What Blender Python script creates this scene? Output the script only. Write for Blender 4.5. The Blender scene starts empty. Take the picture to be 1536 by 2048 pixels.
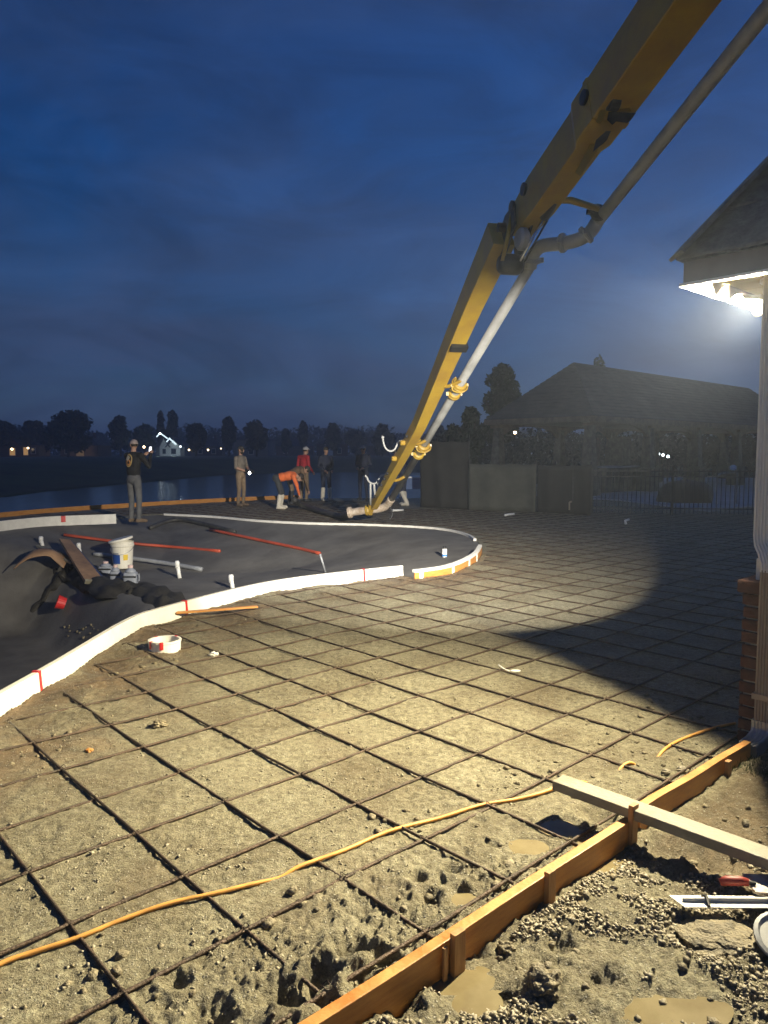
import bpy, bmesh, math, random
import numpy as np
from mathutils import Vector, Matrix

R_ = math.radians
scene = bpy.context.scene
col = scene.collection
random.seed(7)
rng = np.random.default_rng(11)

# ------------------------------------------------------------------ camera
CAM_H, PITCH, FPX = 1.6, R_(4.6), 1479.0
cam_d = bpy.data.cameras.new('camera')
cam_d.sensor_fit = 'VERTICAL'; cam_d.sensor_height = 36; cam_d.lens = 26
cam_d.clip_start = 0.05; cam_d.clip_end = 3000
cam = bpy.data.objects.new('camera', cam_d); col.objects.link(cam)
cam.location = (0, 0, CAM_H); cam.rotation_euler = (R_(90) - PITCH, 0, 0)
scene.camera = cam

# ------------------------------------------------------------------ dusk sky
SUN_EL, SUN_ROT = R_(3.4), R_(62)
world = bpy.data.worlds.new('World'); scene.world = world; world.use_nodes = True
wn, wl = world.node_tree.nodes, world.node_tree.links
wn.clear()
wo = wn.new('ShaderNodeOutputWorld'); bg = wn.new('ShaderNodeBackground')
sky = wn.new('ShaderNodeTexSky'); sky.sky_type = 'NISHITA'; sky.sun_disc = False
sky.sun_elevation = SUN_EL; sky.sun_rotation = SUN_ROT
sky.air_density = 1.0; sky.dust_density = 1.0; sky.ozone_density = 6.0
tc = wn.new('ShaderNodeTexCoord'); mp = wn.new('ShaderNodeMapping')
mp.inputs['Scale'].default_value = (0.8, 0.8, 2.2)
wl.new(tc.outputs['Generated'], mp.inputs['Vector'])
cn = wn.new('ShaderNodeTexNoise'); cn.inputs['Scale'].default_value = 2.6
cn.inputs['Detail'].default_value = 7; cn.inputs['Roughness'].default_value = 0.55
cn.inputs['Distortion'].default_value = 0.5
wl.new(mp.outputs[0], cn.inputs['Vector'])
cr = wn.new('ShaderNodeValToRGB')
cr.color_ramp.elements[0].position = 0.38; cr.color_ramp.elements[0].color = (0.06, 0.06, 0.06, 1)
cr.color_ramp.elements[1].position = 0.66; cr.color_ramp.elements[1].color = (0.52, 0.52, 0.52, 1)
wl.new(cn.outputs['Fac'], cr.inputs['Fac'])
mx = wn.new('ShaderNodeMix'); mx.data_type = 'RGBA'          # thin grey-blue cloud over the clear dusk
mx.inputs[7].default_value = (0.24, 0.43, 0.88, 1)
sz_ = wn.new('ShaderNodeSeparateXYZ'); wl.new(tc.outputs['Generated'], sz_.inputs[0])
hm = wn.new('ShaderNodeMapRange'); hm.interpolation_type = 'SMOOTHSTEP'; hm.inputs['From Min'].default_value = 0.0; hm.inputs['From Max'].default_value = 0.34
hm.inputs['To Min'].default_value = 0.62; hm.inputs['To Max'].default_value = 0.0
wl.new(sz_.outputs['Z'], hm.inputs['Value'])
ha = wn.new('ShaderNodeMath'); ha.operation = 'ADD'; ha.use_clamp = True; wl.new(cr.outputs[0], ha.inputs[0]); wl.new(hm.outputs[0], ha.inputs[1])
wl.new(sky.outputs[0], mx.inputs[6]); wl.new(ha.outputs[0], mx.inputs[0])
c2 = wn.new('ShaderNodeTexNoise'); c2.inputs['Scale'].default_value = 5.5; c2.inputs['Detail'].default_value = 8; c2.inputs['Roughness'].default_value = 0.6
c2.inputs['Distortion'].default_value = 0.8
wl.new(mp.outputs[0], c2.inputs['Vector'])
c3 = wn.new('ShaderNodeMapRange'); c3.inputs['From Min'].default_value = 0.32; c3.inputs['From Max'].default_value = 0.72
c3.inputs['To Min'].default_value = 0.78; c3.inputs['To Max'].default_value = 1.30
wl.new(c2.outputs['Fac'], c3.inputs['Value'])
my = wn.new('ShaderNodeMix'); my.data_type = 'RGBA'; my.blend_type = 'MULTIPLY'; my.inputs[0].default_value = 1.0
wl.new(mx.outputs[2], my.inputs[6]); wl.new(c3.outputs[0], my.inputs[7])
mz = wn.new('ShaderNodeMix'); mz.data_type = 'RGBA'; mz.blend_type = 'MULTIPLY'; mz.inputs[0].default_value = 1.0
mz.inputs[7].default_value = (1.0, 0.93, 1.06, 1)             # blue hour cast
wl.new(my.outputs[2], mz.inputs[6]); wl.new(mz.outputs[2], bg.inputs['Color'])
bg.inputs['Strength'].default_value = 0.15
wl.new(bg.outputs[0], wo.inputs['Surface'])

scene.view_settings.view_transform = 'Standard'; scene.view_settings.look = 'None'
scene.view_settings.gamma = 1.0; scene.view_settings.use_curve_mapping = False
scene.view_settings.exposure = 0.0
scene.render.film_transparent = False
try:
    scene.cycles.use_denoising = True
    scene.cycles.max_bounces = 4; scene.cycles.diffuse_bounces = 2; scene.cycles.glossy_bounces = 2; scene.cycles.transmission_bounces = 2
    scene.cycles.volume_bounces = 0
    scene.cycles.sample_clamp_indirect = 4.0
except Exception:
    pass
sun_d = bpy.data.lights.new('sun', 'SUN'); sun_d.energy = 0.015; sun_d.angle = R_(20); sun_d.color = (0.8, 0.88, 1.0)
sun = bpy.data.objects.new('sun', sun_d); col.objects.link(sun)          # the last of the dusk
sun.rotation_euler = Vector((-math.sin(SUN_ROT), -math.cos(SUN_ROT), -math.tan(R_(4)))).to_track_quat('-Z', 'Y').to_euler()
LAMP_NEAR_W, LAMP_FAR_W = 4000.0, 11500.0      # the two heads of the eave floodlight

# ------------------------------------------------------------------ picture -> place
def ray(px, py):
    u = (px - 768) / FPX; v = -(py - 1024) / FPX
    return np.array([u, math.cos(PITCH) + v * math.sin(PITCH), -math.sin(PITCH) + v * math.cos(PITCH)])
def G(px, py, z=0.0):
    r = ray(px, py); t = (z - CAM_H) / r[2]
    return np.array([r[0] * t, r[1] * t, z])
def D(px, py, d):
    r = ray(px, py); return np.array([0, 0, CAM_H]) + r * d

HB = R_(47.2)                                   # heading of the form board and the house
Bv = np.array([math.sin(HB), math.cos(HB)])
Av = np.array([-math.cos(HB), math.sin(HB)])
ROTH = math.pi / 2 - HB                         # turns local x to Bv, local y to Av
O2 = np.array([-0.17, 1.82])
def UV(x, y):
    return (x - O2[0]) * Bv[0] + (y - O2[1]) * Bv[1], (x - O2[0]) * Av[0] + (y - O2[1]) * Av[1]
def XY(u, v):
    return O2 + Bv * u + Av * v

# ------------------------------------------------------------------ noise
_tab = np.random.default_rng(3).permutation(4096)
_ang = np.random.default_rng(5).random(4096) * 2 * np.pi
def perlin(x, y, seed=0):
    xi = np.floor(x).astype(np.int64); yi = np.floor(y).astype(np.int64)
    xf = x - xi; yf = y - yi
    def g(ix, iy, dx, dy):
        h = _tab[(_tab[(ix + seed * 131) & 4095] + iy) & 4095]
        a = _ang[h]
        return np.cos(a) * dx + np.sin(a) * dy
    u = xf * xf * xf * (xf * (xf * 6 - 15) + 10); v = yf * yf * yf * (yf * (yf * 6 - 15) + 10)
    a = g(xi, yi, xf, yf); b = g(xi + 1, yi, xf - 1, yf)
    c = g(xi, yi + 1, xf, yf - 1); d = g(xi + 1, yi + 1, xf - 1, yf - 1)
    return (a + (b - a) * u) * (1 - v) + (c + (d - c) * u) * v
def sstep(a, b, x):
    t = np.clip((x - a) / (b - a), 0, 1); return t * t * (3 - 2 * t)

# ------------------------------------------------------------------ pool outline
def catmull(pts, n=8, closed=False):
    P = np.array(pts, float); m = len(P); out = []
    rngi = range(m) if closed else range(m - 1)
    for i in rngi:
        if closed:
            p0, p1, p2, p3 = P[(i - 1) % m], P[i], P[(i + 1) % m], P[(i + 2) % m]
        else:
            p0, p1, p2, p3 = P[max(i - 1, 0)], P[i], P[i + 1], P[min(i + 2, m - 1)]
        for k in range(n):
            t = k / n
            out.append(0.5 * ((2 * p1) + (-p0 + p2) * t + (2 * p0 - 5 * p1 + 4 * p2 - p3) * t * t + (-p0 + 3 * p1 - 3 * p2 + p3) * t ** 3))
    if not closed: out.append(P[-1])
    return np.array(out)
near_px = [(-60, 1490), (0, 1440), (130, 1358), (260, 1273), (325, 1247), (480, 1203), (581, 1182), (710, 1165), (807, 1154)]
right_px = [(818, 1162), (900, 1149), (950, 1125), (964, 1105)]
far_px = [(962, 1090), (935, 1070), (870, 1057), (740, 1050), (620, 1047), (520, 1042), (430, 1034), (330, 1029)]
near_xy = [G(*p)[:2] for p in near_px]
right_xy = [G(*p)[:2] for p in right_px]
far_xy = [G(*p)[:2] for p in far_px]
left_xy = [np.array(p) for p in [(-6.3, 18.7), (-6.5, 17.2), (-7.4, 16.3), (-8.0, 15.0), (-8.5, 12.5), (-8.2, 9.0), (-7.0, 5.8), (-5.2, 3.6), (-3.4, 2.9)]]
near_c = catmull(near_xy, 6); right_c = catmull(right_xy, 5)
right_c = right_c[1:]
far_c = catmull(far_xy, 6); left_c = catmull([far_xy[-1]] + left_xy + [near_xy[0]], 6)[1:-1]
POOL = np.vstack([near_c, right_c, far_c, left_c])

def pool_sd(x, y):
    """signed distance to the pool outline, negative inside"""
    x = np.asarray(x, float); y = np.asarray(y, float)
    out = np.full(x.shape, 5.0)
    m = (x > -10) & (x < 3.5) & (y > 1.5) & (y < 21)
    px, py = x[m], y[m]
    d2 = np.full(px.shape, 1e9); ins = np.zeros(px.shape, bool)
    n = len(POOL)
    for i in range(n):
        ax, ay = POOL[i]; bx, by = POOL[(i + 1) % n]
        ex, ey = bx - ax, by - ay; L2 = ex * ex + ey * ey + 1e-12
        t = np.clip(((px - ax) * ex + (py - ay) * ey) / L2, 0, 1)
        dx, dy = px - ax - t * ex, py - ay - t * ey
        d2 = np.minimum(d2, dx * dx + dy * dy)
        c = ((ay > py) != (by > py))
        if abs(by - ay) > 1e-12:
            ins ^= c & (px < (bx - ax) * (py - ay) / (by - ay) + ax)
    d = np.sqrt(d2); d[ins] *= -1
    out[m] = d
    return out

# ------------------------------------------------------------------ ground height
PUDDLES = [  # centre px, py, half sizes in metres (x, y), level
    (1120, 1655, 0.085, 0.075, -0.004), (1058, 1692, 0.085, 0.06, -0.004), (930, 1795, 0.05, 0.05, -0.01),
    (1195, 1712, 0.10, 0.14, 0.004), (905, 1960, 0.13, 0.06, -0.006), (950, 2012, 0.07, 0.05, 0.004), (1345, 2030, 0.14, 0.06, 0.008)]
PUD = [(G(a, b)[0], G(a, b)[1], c, d, e) for a, b, c, d, e in PUDDLES]
PITS = [(G(a, b)[0], G(a, b)[1], r, dp) for a, b, r, dp in [
    (700, 1905, .05, .05), (650, 1960, .045, .06), (735, 1975, .05, .06), (770, 1930, .04, .05), (600, 1990, .06, .05), (540, 2000, .05, .04),
    (860, 1800, .035, .035), (835, 1760, .035, .03), (905, 1745, .03, .03), (985, 1690, .025, .02), (1010, 1725, .025, .02), (350, 1958, .035, .03),
    (690, 2030, .06, .05), (800, 1990, .05, .05), (1195, 1630, .07, .04), (420, 2030, .05, .04), (960, 1640, .025, .02), (1340, 1300, .03, .0),
    (800, 2030, .05, .04), (1010, 2000, .05, .035), (1200, 1975, .05, .035), (1120, 1900, .04, .03), (1395, 1885, .08, .05), (1330, 1700, .07, .035), (1430, 1730, .08, .04)]]
def hfun(x, y, fine=True):
    x = np.asarray(x, float); y = np.asarray(y, float)
    u, v = UV(x, y)
    yard = sstep(0.02, -0.05, v)                      # outside the form board
    dist = np.sqrt(x * x + y * y)
    churn = np.clip(sstep(1.0, 0.1, v) * sstep(3.6, 2.2, dist) * 1.0 + 0.55 * sstep(0.45, 0.05, v) * sstep(6, 3, dist), 0, 1) * (1 - yard)
    sd = pool_sd(x, y)
    edge = sstep(1.1, 0.1, sd) * (sd > 0) * sstep(12, 8, y)   # loose dirt along the near coping
    h = 0.014 * perlin(x * 1.3, y * 1.3, 1) + 0.010 * perlin(x * 3.1, y * 3.1, 2)
    h = h + edge * (0.02 + 0.035 * perlin(x * 2.2, y * 2.2, 9))
    wx = x + 0.05 * perlin(x * 6, y * 6, 21); wy = y + 0.05 * perlin(x * 6 + 9, y * 6, 22)
    n3 = perlin(wx * 8, wy * 8, 3); n4 = perlin(wx * 17, wy * 17, 4); n5 = perlin(wx * 38, wy * 38, 5)
    bill = 0.55 - np.abs(n3) * 1.6
    tramp = sstep(-0.25, 0.45, perlin(x * 0.9 + 7, y * 0.9, 17)) * sstep(10, 5, dist) * (1 - yard)
    k = 0.45 + 0.55 * tramp + 0.5 * edge + 1.6 * churn + 1.1 * yard
    h = h + k * (0.008 * n3 + 0.0075 * n4 + 0.0075 * n5)
    w2x = x + 0.02 * n4 + 0.03 * n3; w2y = y - 0.02 * n5 + 0.03 * n4
    r1 = 1 - 2 * np.abs(perlin(w2x * 13, w2y * 13, 14)); r2 = 1 - 2 * np.abs(perlin(w2x * 29, w2y * 29, 15)); r3 = 1 - 2 * np.abs(perlin(w2x * 60, w2y * 60, 16))
    h = h + (churn * 0.0105 + yard * 0.0065 + tramp * 0.0036 + edge * 0.005) * (r1 - 0.5 + 0.6 * (r2 - .5) * (0.4 + r1) + 0.45 * (r3 - .5))
    h = h + yard * (0.010 + 0.035 * perlin(x * 1.7 + 4, y * 1.7, 6) + 0.017 * perlin(x * 4.3, y * 4.3, 7))
    if fine:
        n6 = perlin(x * 75, y * 75, 8); n7 = perlin(x * 140, y * 140, 12)
        h = h + (0.55 + 0.8 * churn + 0.8 * yard) * (0.0046 * n6 + 0.0030 * n7) * sstep(9, 4, dist)
    for cx, cy, r, dp in PITS:
        q = ((x - cx) ** 2 + (y - cy) ** 2) / (r * r)
        h = h - dp * np.exp(-q) + 0.35 * dp * np.exp(-((np.sqrt(q) - 1.7) ** 2) * 3)
    for cx, cy, a, b, lev in PUD:
        q = ((x - cx) / a) ** 2 + ((y - cy) / b) ** 2
        w = sstep(1.9, 0.8, q)
        h = h * (1 - w) + (lev - 0.012 * (1 - np.clip(q, 0, 1))) * w + w * 0.002 * n4
    # the fall to the lake beyond the far deck edge
    e = np.where(x > -4.6, y - 25.6, y - (25.2 + 1.37 * (x + 4.6)))
    fall = sstep(0.3, 2.6, e) * sstep(3.2, 1.4, x)
    h = h - 1.6 * fall
    return h

# ------------------------------------------------------------------ materials
MATS = {}
def mat(name, color, rough=0.7, metal=0.0, var=0.0, scale=8.0, bump=0.0, bscale=60.0, color2=None, emis=None, estr=0.0, stretch=None, rvar=0.0, spec=0.5, coat=0.0):
    m = bpy.data.materials.new(name); m.use_nodes = True
    nt = m.node_tree; p = nt.nodes['Principled BSDF']
    p.inputs['Base Color'].default_value = (*color, 1); p.inputs['Roughness'].default_value = rough
    p.inputs['Metallic'].default_value = metal; p.inputs['Specular IOR Level'].default_value = spec
    p.inputs['Coat Weight'].default_value = coat
    tcx = nt.nodes.new('ShaderNodeTexCoord'); mpx = nt.nodes.new('ShaderNodeMapping')
    nt.links.new(tcx.outputs['Object'], mpx.inputs['Vector'])
    if stretch: mpx.inputs['Scale'].default_value = stretch
    if var > 0 or color2:
        n = nt.nodes.new('ShaderNodeTexNoise'); n.inputs['Scale'].default_value = scale; n.inputs['Detail'].default_value = 6
        n.inputs['Roughness'].default_value = 0.62
        nt.links.new(mpx.outputs[0], n.inputs['Vector'])
        r = nt.nodes.new('ShaderNodeValToRGB')
        c2 = color2 if color2 else tuple(c * (1 - var) for c in color)
        c1 = color if color2 else tuple(min(1, c * (1 + var * 0.6)) for c in color)
        r.color_ramp.elements[0].position = 0.34; r.color_ramp.elements[0].color = (*c2, 1)
        r.color_ramp.elements[1].position = 0.66; r.color_ramp.elements[1].color = (*c1, 1)
        nt.links.new(n.outputs['Fac'], r.inputs['Fac']); nt.links.new(r.outputs[0], p.inputs['Base Color'])
        if rvar > 0:
            mr = nt.nodes.new('ShaderNodeMapRange'); mr.inputs['From Min'].default_value = 0.3; mr.inputs['From Max'].default_value = 0.7
            mr.inputs['To Min'].default_value = max(0.05, rough - rvar); mr.inputs['To Max'].default_value = min(1, rough + rvar)
            nt.links.new(n.outputs['Fac'], mr.inputs['Value']); nt.links.new(mr.outputs[0], p.inputs['Roughness'])
    if bump > 0:
        nb = nt.nodes.new('ShaderNodeTexNoise'); nb.inputs['Scale'].default_value = bscale; nb.inputs['Detail'].default_value = 5
        nt.links.new(mpx.outputs[0], nb.inputs['Vector'])
        b = nt.nodes.new('ShaderNodeBump'); b.inputs['Strength'].default_value = bump; b.inputs['Distance'].default_value = 0.02
        nt.links.new(nb.outputs['Fac'], b.inputs['Height']); nt.links.new(b.outputs[0], p.inputs['Normal'])
    if emis:
        p.inputs['Emission Color'].default_value = (*emis, 1); p.inputs['Emission Strength'].default_value = estr
    MATS[name] = m
    return m

def ground_material():
    m = bpy.data.materials.new('wet_base_soil'); m.use_nodes = True; nt = m.node_tree; N = nt.nodes; L = nt.links
    p = N['Principled BSDF']; t = N.new('ShaderNodeTexCoord')
    def noise(s, d=5, r=0.6, dist=0.0):
        n = N.new('ShaderNodeTexNoise'); n.inputs['Scale'].default_value = s; n.inputs['Detail'].default_value = d
        n.inputs['Roughness'].default_value = r; n.inputs['Distortion'].default_value = dist
        L.new(t.outputs['Object'], n.inputs['Vector']); return n
    def ramp(src, stops):
        r = N.new('ShaderNodeValToRGB'); e = r.color_ramp.elements
        e[0].position, e[0].color = stops[0][0], (*stops[0][1], 1)
        e[1].position, e[1].color = stops[-1][0], (*stops[-1][1], 1)
        for pos, c in stops[1:-1]:
            q = e.new(pos); q.color = (*c, 1)
        L.new(src, r.inputs['Fac']); return r
    n1 = noise(1.6, 6, 0.62, 0.6); n2 = noise(26, 6, 0.7, 0.4); n3 = noise(140, 4, 0.7)
    base = ramp(n2.outputs['Fac'], [(0.28, (0.085, 0.070, 0.042)), (0.46, (0.225, 0.203, 0.134)), (0.66, (0.36, 0.337, 0.24))])
    big = ramp(n1.outputs['Fac'], [(0.30, (0.56, 0.49, 0.40)), (0.46, (0.88, 0.85, 0.78)), (0.64, (1.10, 1.09, 1.04))])
    mu = N.new('ShaderNodeMix'); mu.data_type = 'RGBA'; mu.blend_type = 'MULTIPLY'; mu.inputs['Factor'].default_value = 1
    L.new(base.outputs[0], mu.inputs[6]); L.new(big.outputs[0], mu.inputs[7])
    n5 = noise(105, 3, 0.8, 0.3)
    spk = ramp(n5.outputs['Fac'], [(0.30, (0.50, 0.48, 0.44)), (0.5, (1.0, 1.0, 1.0)), (0.70, (1.35, 1.34, 1.30))])
    mu2 = N.new('ShaderNodeMix'); mu2.data_type = 'RGBA'; mu2.blend_type = 'MULTIPLY'; mu2.inputs['Factor'].default_value = 1
    L.new(mu.outputs[2], mu2.inputs[6]); L.new(spk.outputs[0], mu2.inputs[7])
    at = N.new('ShaderNodeAttribute'); at.attribute_name = 'dirt'
    nd = noise(4.5, 6, 0.7, 1.0); dr = ramp(nd.outputs['Fac'], [(0.36, (0.075, 0.052, 0.030)), (0.56, (0.17, 0.115, 0.060)), (0.70, (0.30, 0.21, 0.115))])
    mu3 = N.new('ShaderNodeMix'); mu3.data_type = 'RGBA'; L.new(at.outputs['Fac'], mu3.inputs[0]); L.new(mu2.outputs[2], mu3.inputs[6]); L.new(dr.outputs[0], mu3.inputs[7])
    mu = mu3
    # small stones pressed into the fines
    v = N.new('ShaderNodeTexVoronoi'); v.inputs['Scale'].default_value = 85; L.new(t.outputs['Object'], v.inputs['Vector'])
    st = ramp(v.outputs['Distance'], [(0.0, (1, 1, 1)), (0.22, (1, 1, 1)), (0.34, (0, 0, 0))])
    sel = N.new('ShaderNodeSeparateColor'); L.new(v.outputs['Color'], sel.inputs[0])
    gt = N.new('ShaderNodeMath'); gt.operation = 'GREATER_THAN'; gt.inputs[1].default_value = 0.80; L.new(sel.outputs[0], gt.inputs[0])
    mm = N.new('ShaderNodeMath'); mm.operation = 'MULTIPLY'; L.new(st.outputs[0], mm.inputs[0]); L.new(gt.outputs[0], mm.inputs[1])
    mk = N.new('ShaderNodeMix'); mk.data_type = 'RGBA'; L.new(mm.outputs[0], mk.inputs[0]); L.new(mu.outputs[2], mk.inputs[6])
    mk.inputs[7].default_value = (0.40, 0.38, 0.31, 1)
    L.new(mk.outputs[2], p.inputs['Base Color'])
    rr = N.new('ShaderNodeMapRange'); rr.inputs['From Min'].default_value = 0.35; rr.inputs['From Max'].default_value = 0.65
    rr.inputs['To Min'].default_value = 0.38; rr.inputs['To Max'].default_value = 0.85
    L.new(n3.outputs['Fac'], rr.inputs['Value']); L.new(rr.outputs[0], p.inputs['Roughness'])
    n4 = noise(55, 5, 0.75, 1.2)
    sm_ = N.new('ShaderNodeMath'); sm_.operation = 'MULTIPLY_ADD'; sm_.inputs[1].default_value = 1.4
    L.new(n4.outputs['Fac'], sm_.inputs[0]); L.new(n3.outputs['Fac'], sm_.inputs[2])
    ad = N.new('ShaderNodeMath'); ad.operation = 'MULTIPLY_ADD'; ad.inputs[1].default_value = 0.5
    L.new(mm.outputs[0], ad.inputs[0]); L.new(sm_.outputs[0], ad.inputs[2])
    b = N.new('ShaderNodeBump'); b.inputs['Strength'].default_value = 0.9; b.inputs['Distance'].default_value = 0.012
    L.new(ad.outputs[0], b.inputs['Height']); L.new(b.outputs[0], p.inputs['Normal'])
    p.inputs['Specular IOR Level'].default_value = 0.45
    return m

M_soil = ground_material()
M_stone = mat('gravel_stone', (0.37, 0.33, 0.24), 0.55, color2=(0.15, 0.125, 0.08), scale=75, rvar=0.2)
M_clod = mat('mud_clod', (0.21, 0.175, 0.105), 0.6, var=0.5, scale=30, bump=0.6, bscale=90)
M_puddle = mat('muddy_water', (0.27, 0.225, 0.125), 0.05, color2=(0.20, 0.16, 0.085), scale=7, bump=0.02, bscale=30)
M_lumber = mat('wet_pine', (0.60, 0.29, 0.075), 0.5, color2=(0.44, 0.17, 0.035), scale=5, stretch=(1.2, 1.2, 9), bump=0.15, bscale=40, rvar=0.15)
M_stake = mat('stake_pine', (0.50, 0.27, 0.10), 0.6, color2=(0.34, 0.16, 0.05), scale=7, stretch=(9, 9, 1.2), bump=0.15, bscale=50)
M_plank = mat('weathered_plank', (0.30, 0.275, 0.20), 0.6, color2=(0.17, 0.155, 0.11), scale=6, bump=0.2, bscale=50, rvar=0.12)
M_rebar = mat('rusty_mud_rebar', (0.055, 0.042, 0.03), 0.55, metal=0.3, color2=(0.11, 0.07, 0.045), scale=18, bump=0.5, bscale=120)
M_cord = mat('orange_cord', (0.72, 0.36, 0.085), 0.5, var=0.3, scale=12)
M_form = mat('white_foam_form', (0.80, 0.77, 0.68), 0.6, var=0.10, scale=6, bump=0.08, bscale=40)
M_red = mat('red_tape', (0.62, 0.03, 0.03), 0.45)
M_shell = mat('pool_shell', (0.17, 0.16, 0.14), 0.75, color2=(0.10, 0.092, 0.08), scale=1.3, bump=0.3, bscale=30)
M_white = mat('white_pvc', (0.78, 0.77, 0.72), 0.4, var=0.08, scale=20)
M_greypipe = mat('grey_pvc', (0.30, 0.31, 0.32), 0.5, var=0.25, scale=10)
M_bucket = mat('bucket_plastic', (0.78, 0.74, 0.62), 0.45, var=0.08, scale=8)
M_blue = mat('blue_label', (0.02, 0.07, 0.28), 0.5)
M_yel = mat('yellow_print', (0.75, 0.52, 0.04), 0.5)
M_jug = mat('grey_jug', (0.30, 0.32, 0.36), 0.5, var=0.2, scale=8)
M_pinkcap = mat('pale_cap', (0.70, 0.50, 0.44), 0.5)
M_black = mat('black_rubber', (0.015, 0.015, 0.016), 0.6, var=0.2, scale=20)
M_fabric = mat('dark_wet_fabric', (0.04, 0.036, 0.028), 0.75, color2=(0.018, 0.016, 0.014), scale=4, bump=0.4, bscale=25)
M_tan = mat('tan_sheet', (0.42, 0.25, 0.13), 0.6, color2=(0.20, 0.12, 0.07), scale=3, bump=0.2, bscale=20)
M_navy = mat('navy_board', (0.035, 0.06, 0.13), 0.5, var=0.3, scale=6)
M_redpipe = mat('red_painted_pipe', (0.45, 0.075, 0.035), 0.45, var=0.3, scale=3)
M_yellow = mat('boom_yellow', (0.44, 0.29, 0.03), 0.42, color2=(0.32, 0.19, 0.03), scale=2.2, rvar=0.1, bump=0.05, bscale=20)
M_boompipe = mat('grey_boom_pipe', (0.40, 0.40, 0.38), 0.42, var=0.25, scale=3, rvar=0.1)
M_dark = mat('dark_steel', (0.05, 0.05, 0.05), 0.45, metal=0.5, var=0.4, scale=8)
M_chrome = mat('chrome_rod', (0.75, 0.75, 0.75), 0.16, metal=1.0)
M_hose = mat('delivery_hose', (0.05, 0.048, 0.045), 0.6, var=0.4, scale=10)
M_concretepipe = mat('splashed_pipe', (0.55, 0.47, 0.38), 0.6, color2=(0.28, 0.20, 0.13), scale=9, bump=0.3, bscale=40)
M_brick = mat('red_brick', (0.115, 0.044, 0.028), 0.9, color2=(0.05, 0.024, 0.019), scale=9, bump=0.4, bscale=60)
M_mortar = mat('mortar', (0.33, 0.31, 0.27), 0.9, var=0.2, scale=20, bump=0.3, bscale=80)
M_trim = mat('white_trim', (0.72, 0.70, 0.64), 0.5, var=0.06, scale=5)
M_fascia = mat('taupe_fascia', (0.17, 0.135, 0.115), 0.5, var=0.15, scale=4)
M_soffit = mat('cream_soffit', (0.46, 0.36, 0.17), 0.6, var=0.05, scale=4)
M_shingle = mat('grey_shingle', (0.16, 0.155, 0.15), 0.85, color2=(0.09, 0.088, 0.085), scale=14, bump=0.4, bscale=60)
M_spout = mat('downspout_paint', (0.34, 0.27, 0.20), 0.42, var=0.15, scale=6)
M_metal = mat('galvanised', (0.40, 0.40, 0.38), 0.42, metal=0.5, var=0.15, scale=14)
M_bulb = mat('floodlight_bulb', (1, 0.95, 0.8), 0.4, emis=(1.0, 0.90, 0.66), estr=24.0)
M_water = mat('lake_water', (0.006, 0.012, 0.022), 0.12, bump=0.9, bscale=1.6, stretch=(0.35, 1.0, 1))
M_bank = mat('dark_lawn', (0.030, 0.042, 0.016), 0.9, var=0.5, scale=0.2, bump=0.4, bscale=3)
M_leaf = mat('night_leaf', (0.032, 0.050, 0.020), 0.7, var=0.5, scale=0.6)
M_leaf2 = mat('olive_leaf', (0.045, 0.055, 0.022), 0.7, var=0.5, scale=0.6)
M_bark = mat('bark', (0.07, 0.052, 0.036), 0.9, var=0.4, scale=6, bump=0.5, bscale=12)
M_hwall = mat('house_render', (0.16, 0.155, 0.15), 0.8, var=0.12, scale=0.7)
M_hwall2 = mat('house_brick_far', (0.10, 0.065, 0.045), 0.8, var=0.3, scale=1.2)
M_hroof = mat('far_roof', (0.05, 0.048, 0.05), 0.85, var=0.3, scale=1.5)
M_hwin = mat('dark_pane', (0.012, 0.014, 0.018), 0.12)
M_hwinlit = mat('lit_pane', (0.8, 0.6, 0.3), 0.3, emis=(1.0, 0.55, 0.18), estr=0.35)
M_lampw = mat('warm_lamp', (1, 0.8, 0.5), 0.4, emis=(1.0, 0.75, 0.45), estr=8.0)
M_lampc = mat('cool_lamp', (0.8, 0.95, 1), 0.4, emis=(0.78, 0.93, 1.0), estr=6.0)
M_garage = mat('garage_door', (0.55, 0.42, 0.24), 0.6, var=0.1, scale=2)
M_screen = mat('olive_screen_cloth', (0.085, 0.085, 0.066), 0.85, color2=(0.055, 0.055, 0.044), scale=2.0, bump=0.2, bscale=40)
M_screen2 = mat('dark_screen_cloth', (0.026, 0.024, 0.022), 0.85, color2=(0.016, 0.015, 0.014), scale=2.0, bump=0.2, bscale=40)
M_iron = mat('black_iron', (0.012, 0.012, 0.013), 0.5)
M_paving = mat('pale_paving', (0.34, 0.35, 0.36), 0.7, var=0.25, scale=1.0)
M_pstone = mat('pavilion_stone', (0.12, 0.105, 0.08), 0.85, var=0.4, scale=6, bump=0.4, bscale=14)
M_pwood = mat('pavilion_timber', (0.14, 0.10, 0.065), 0.7, var=0.3, scale=5)
M_cloth = mat('table_blue', (0.10, 0.16, 0.32), 0.7, var=0.15, scale=5)
M_grass = mat('grass_blade', (0.055, 0.085, 0.025), 0.6, var=0.4, scale=9)
M_skin = mat('skin', (0.42, 0.24, 0.16), 0.6, var=0.12, scale=12)
M_eye = mat('eye_dark', (0.02, 0.015, 0.012), 0.3)
M_hair = mat('dark_hair', (0.03, 0.02, 0.014), 0.7, var=0.3, scale=50, bump=0.4, bscale=120)

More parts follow.
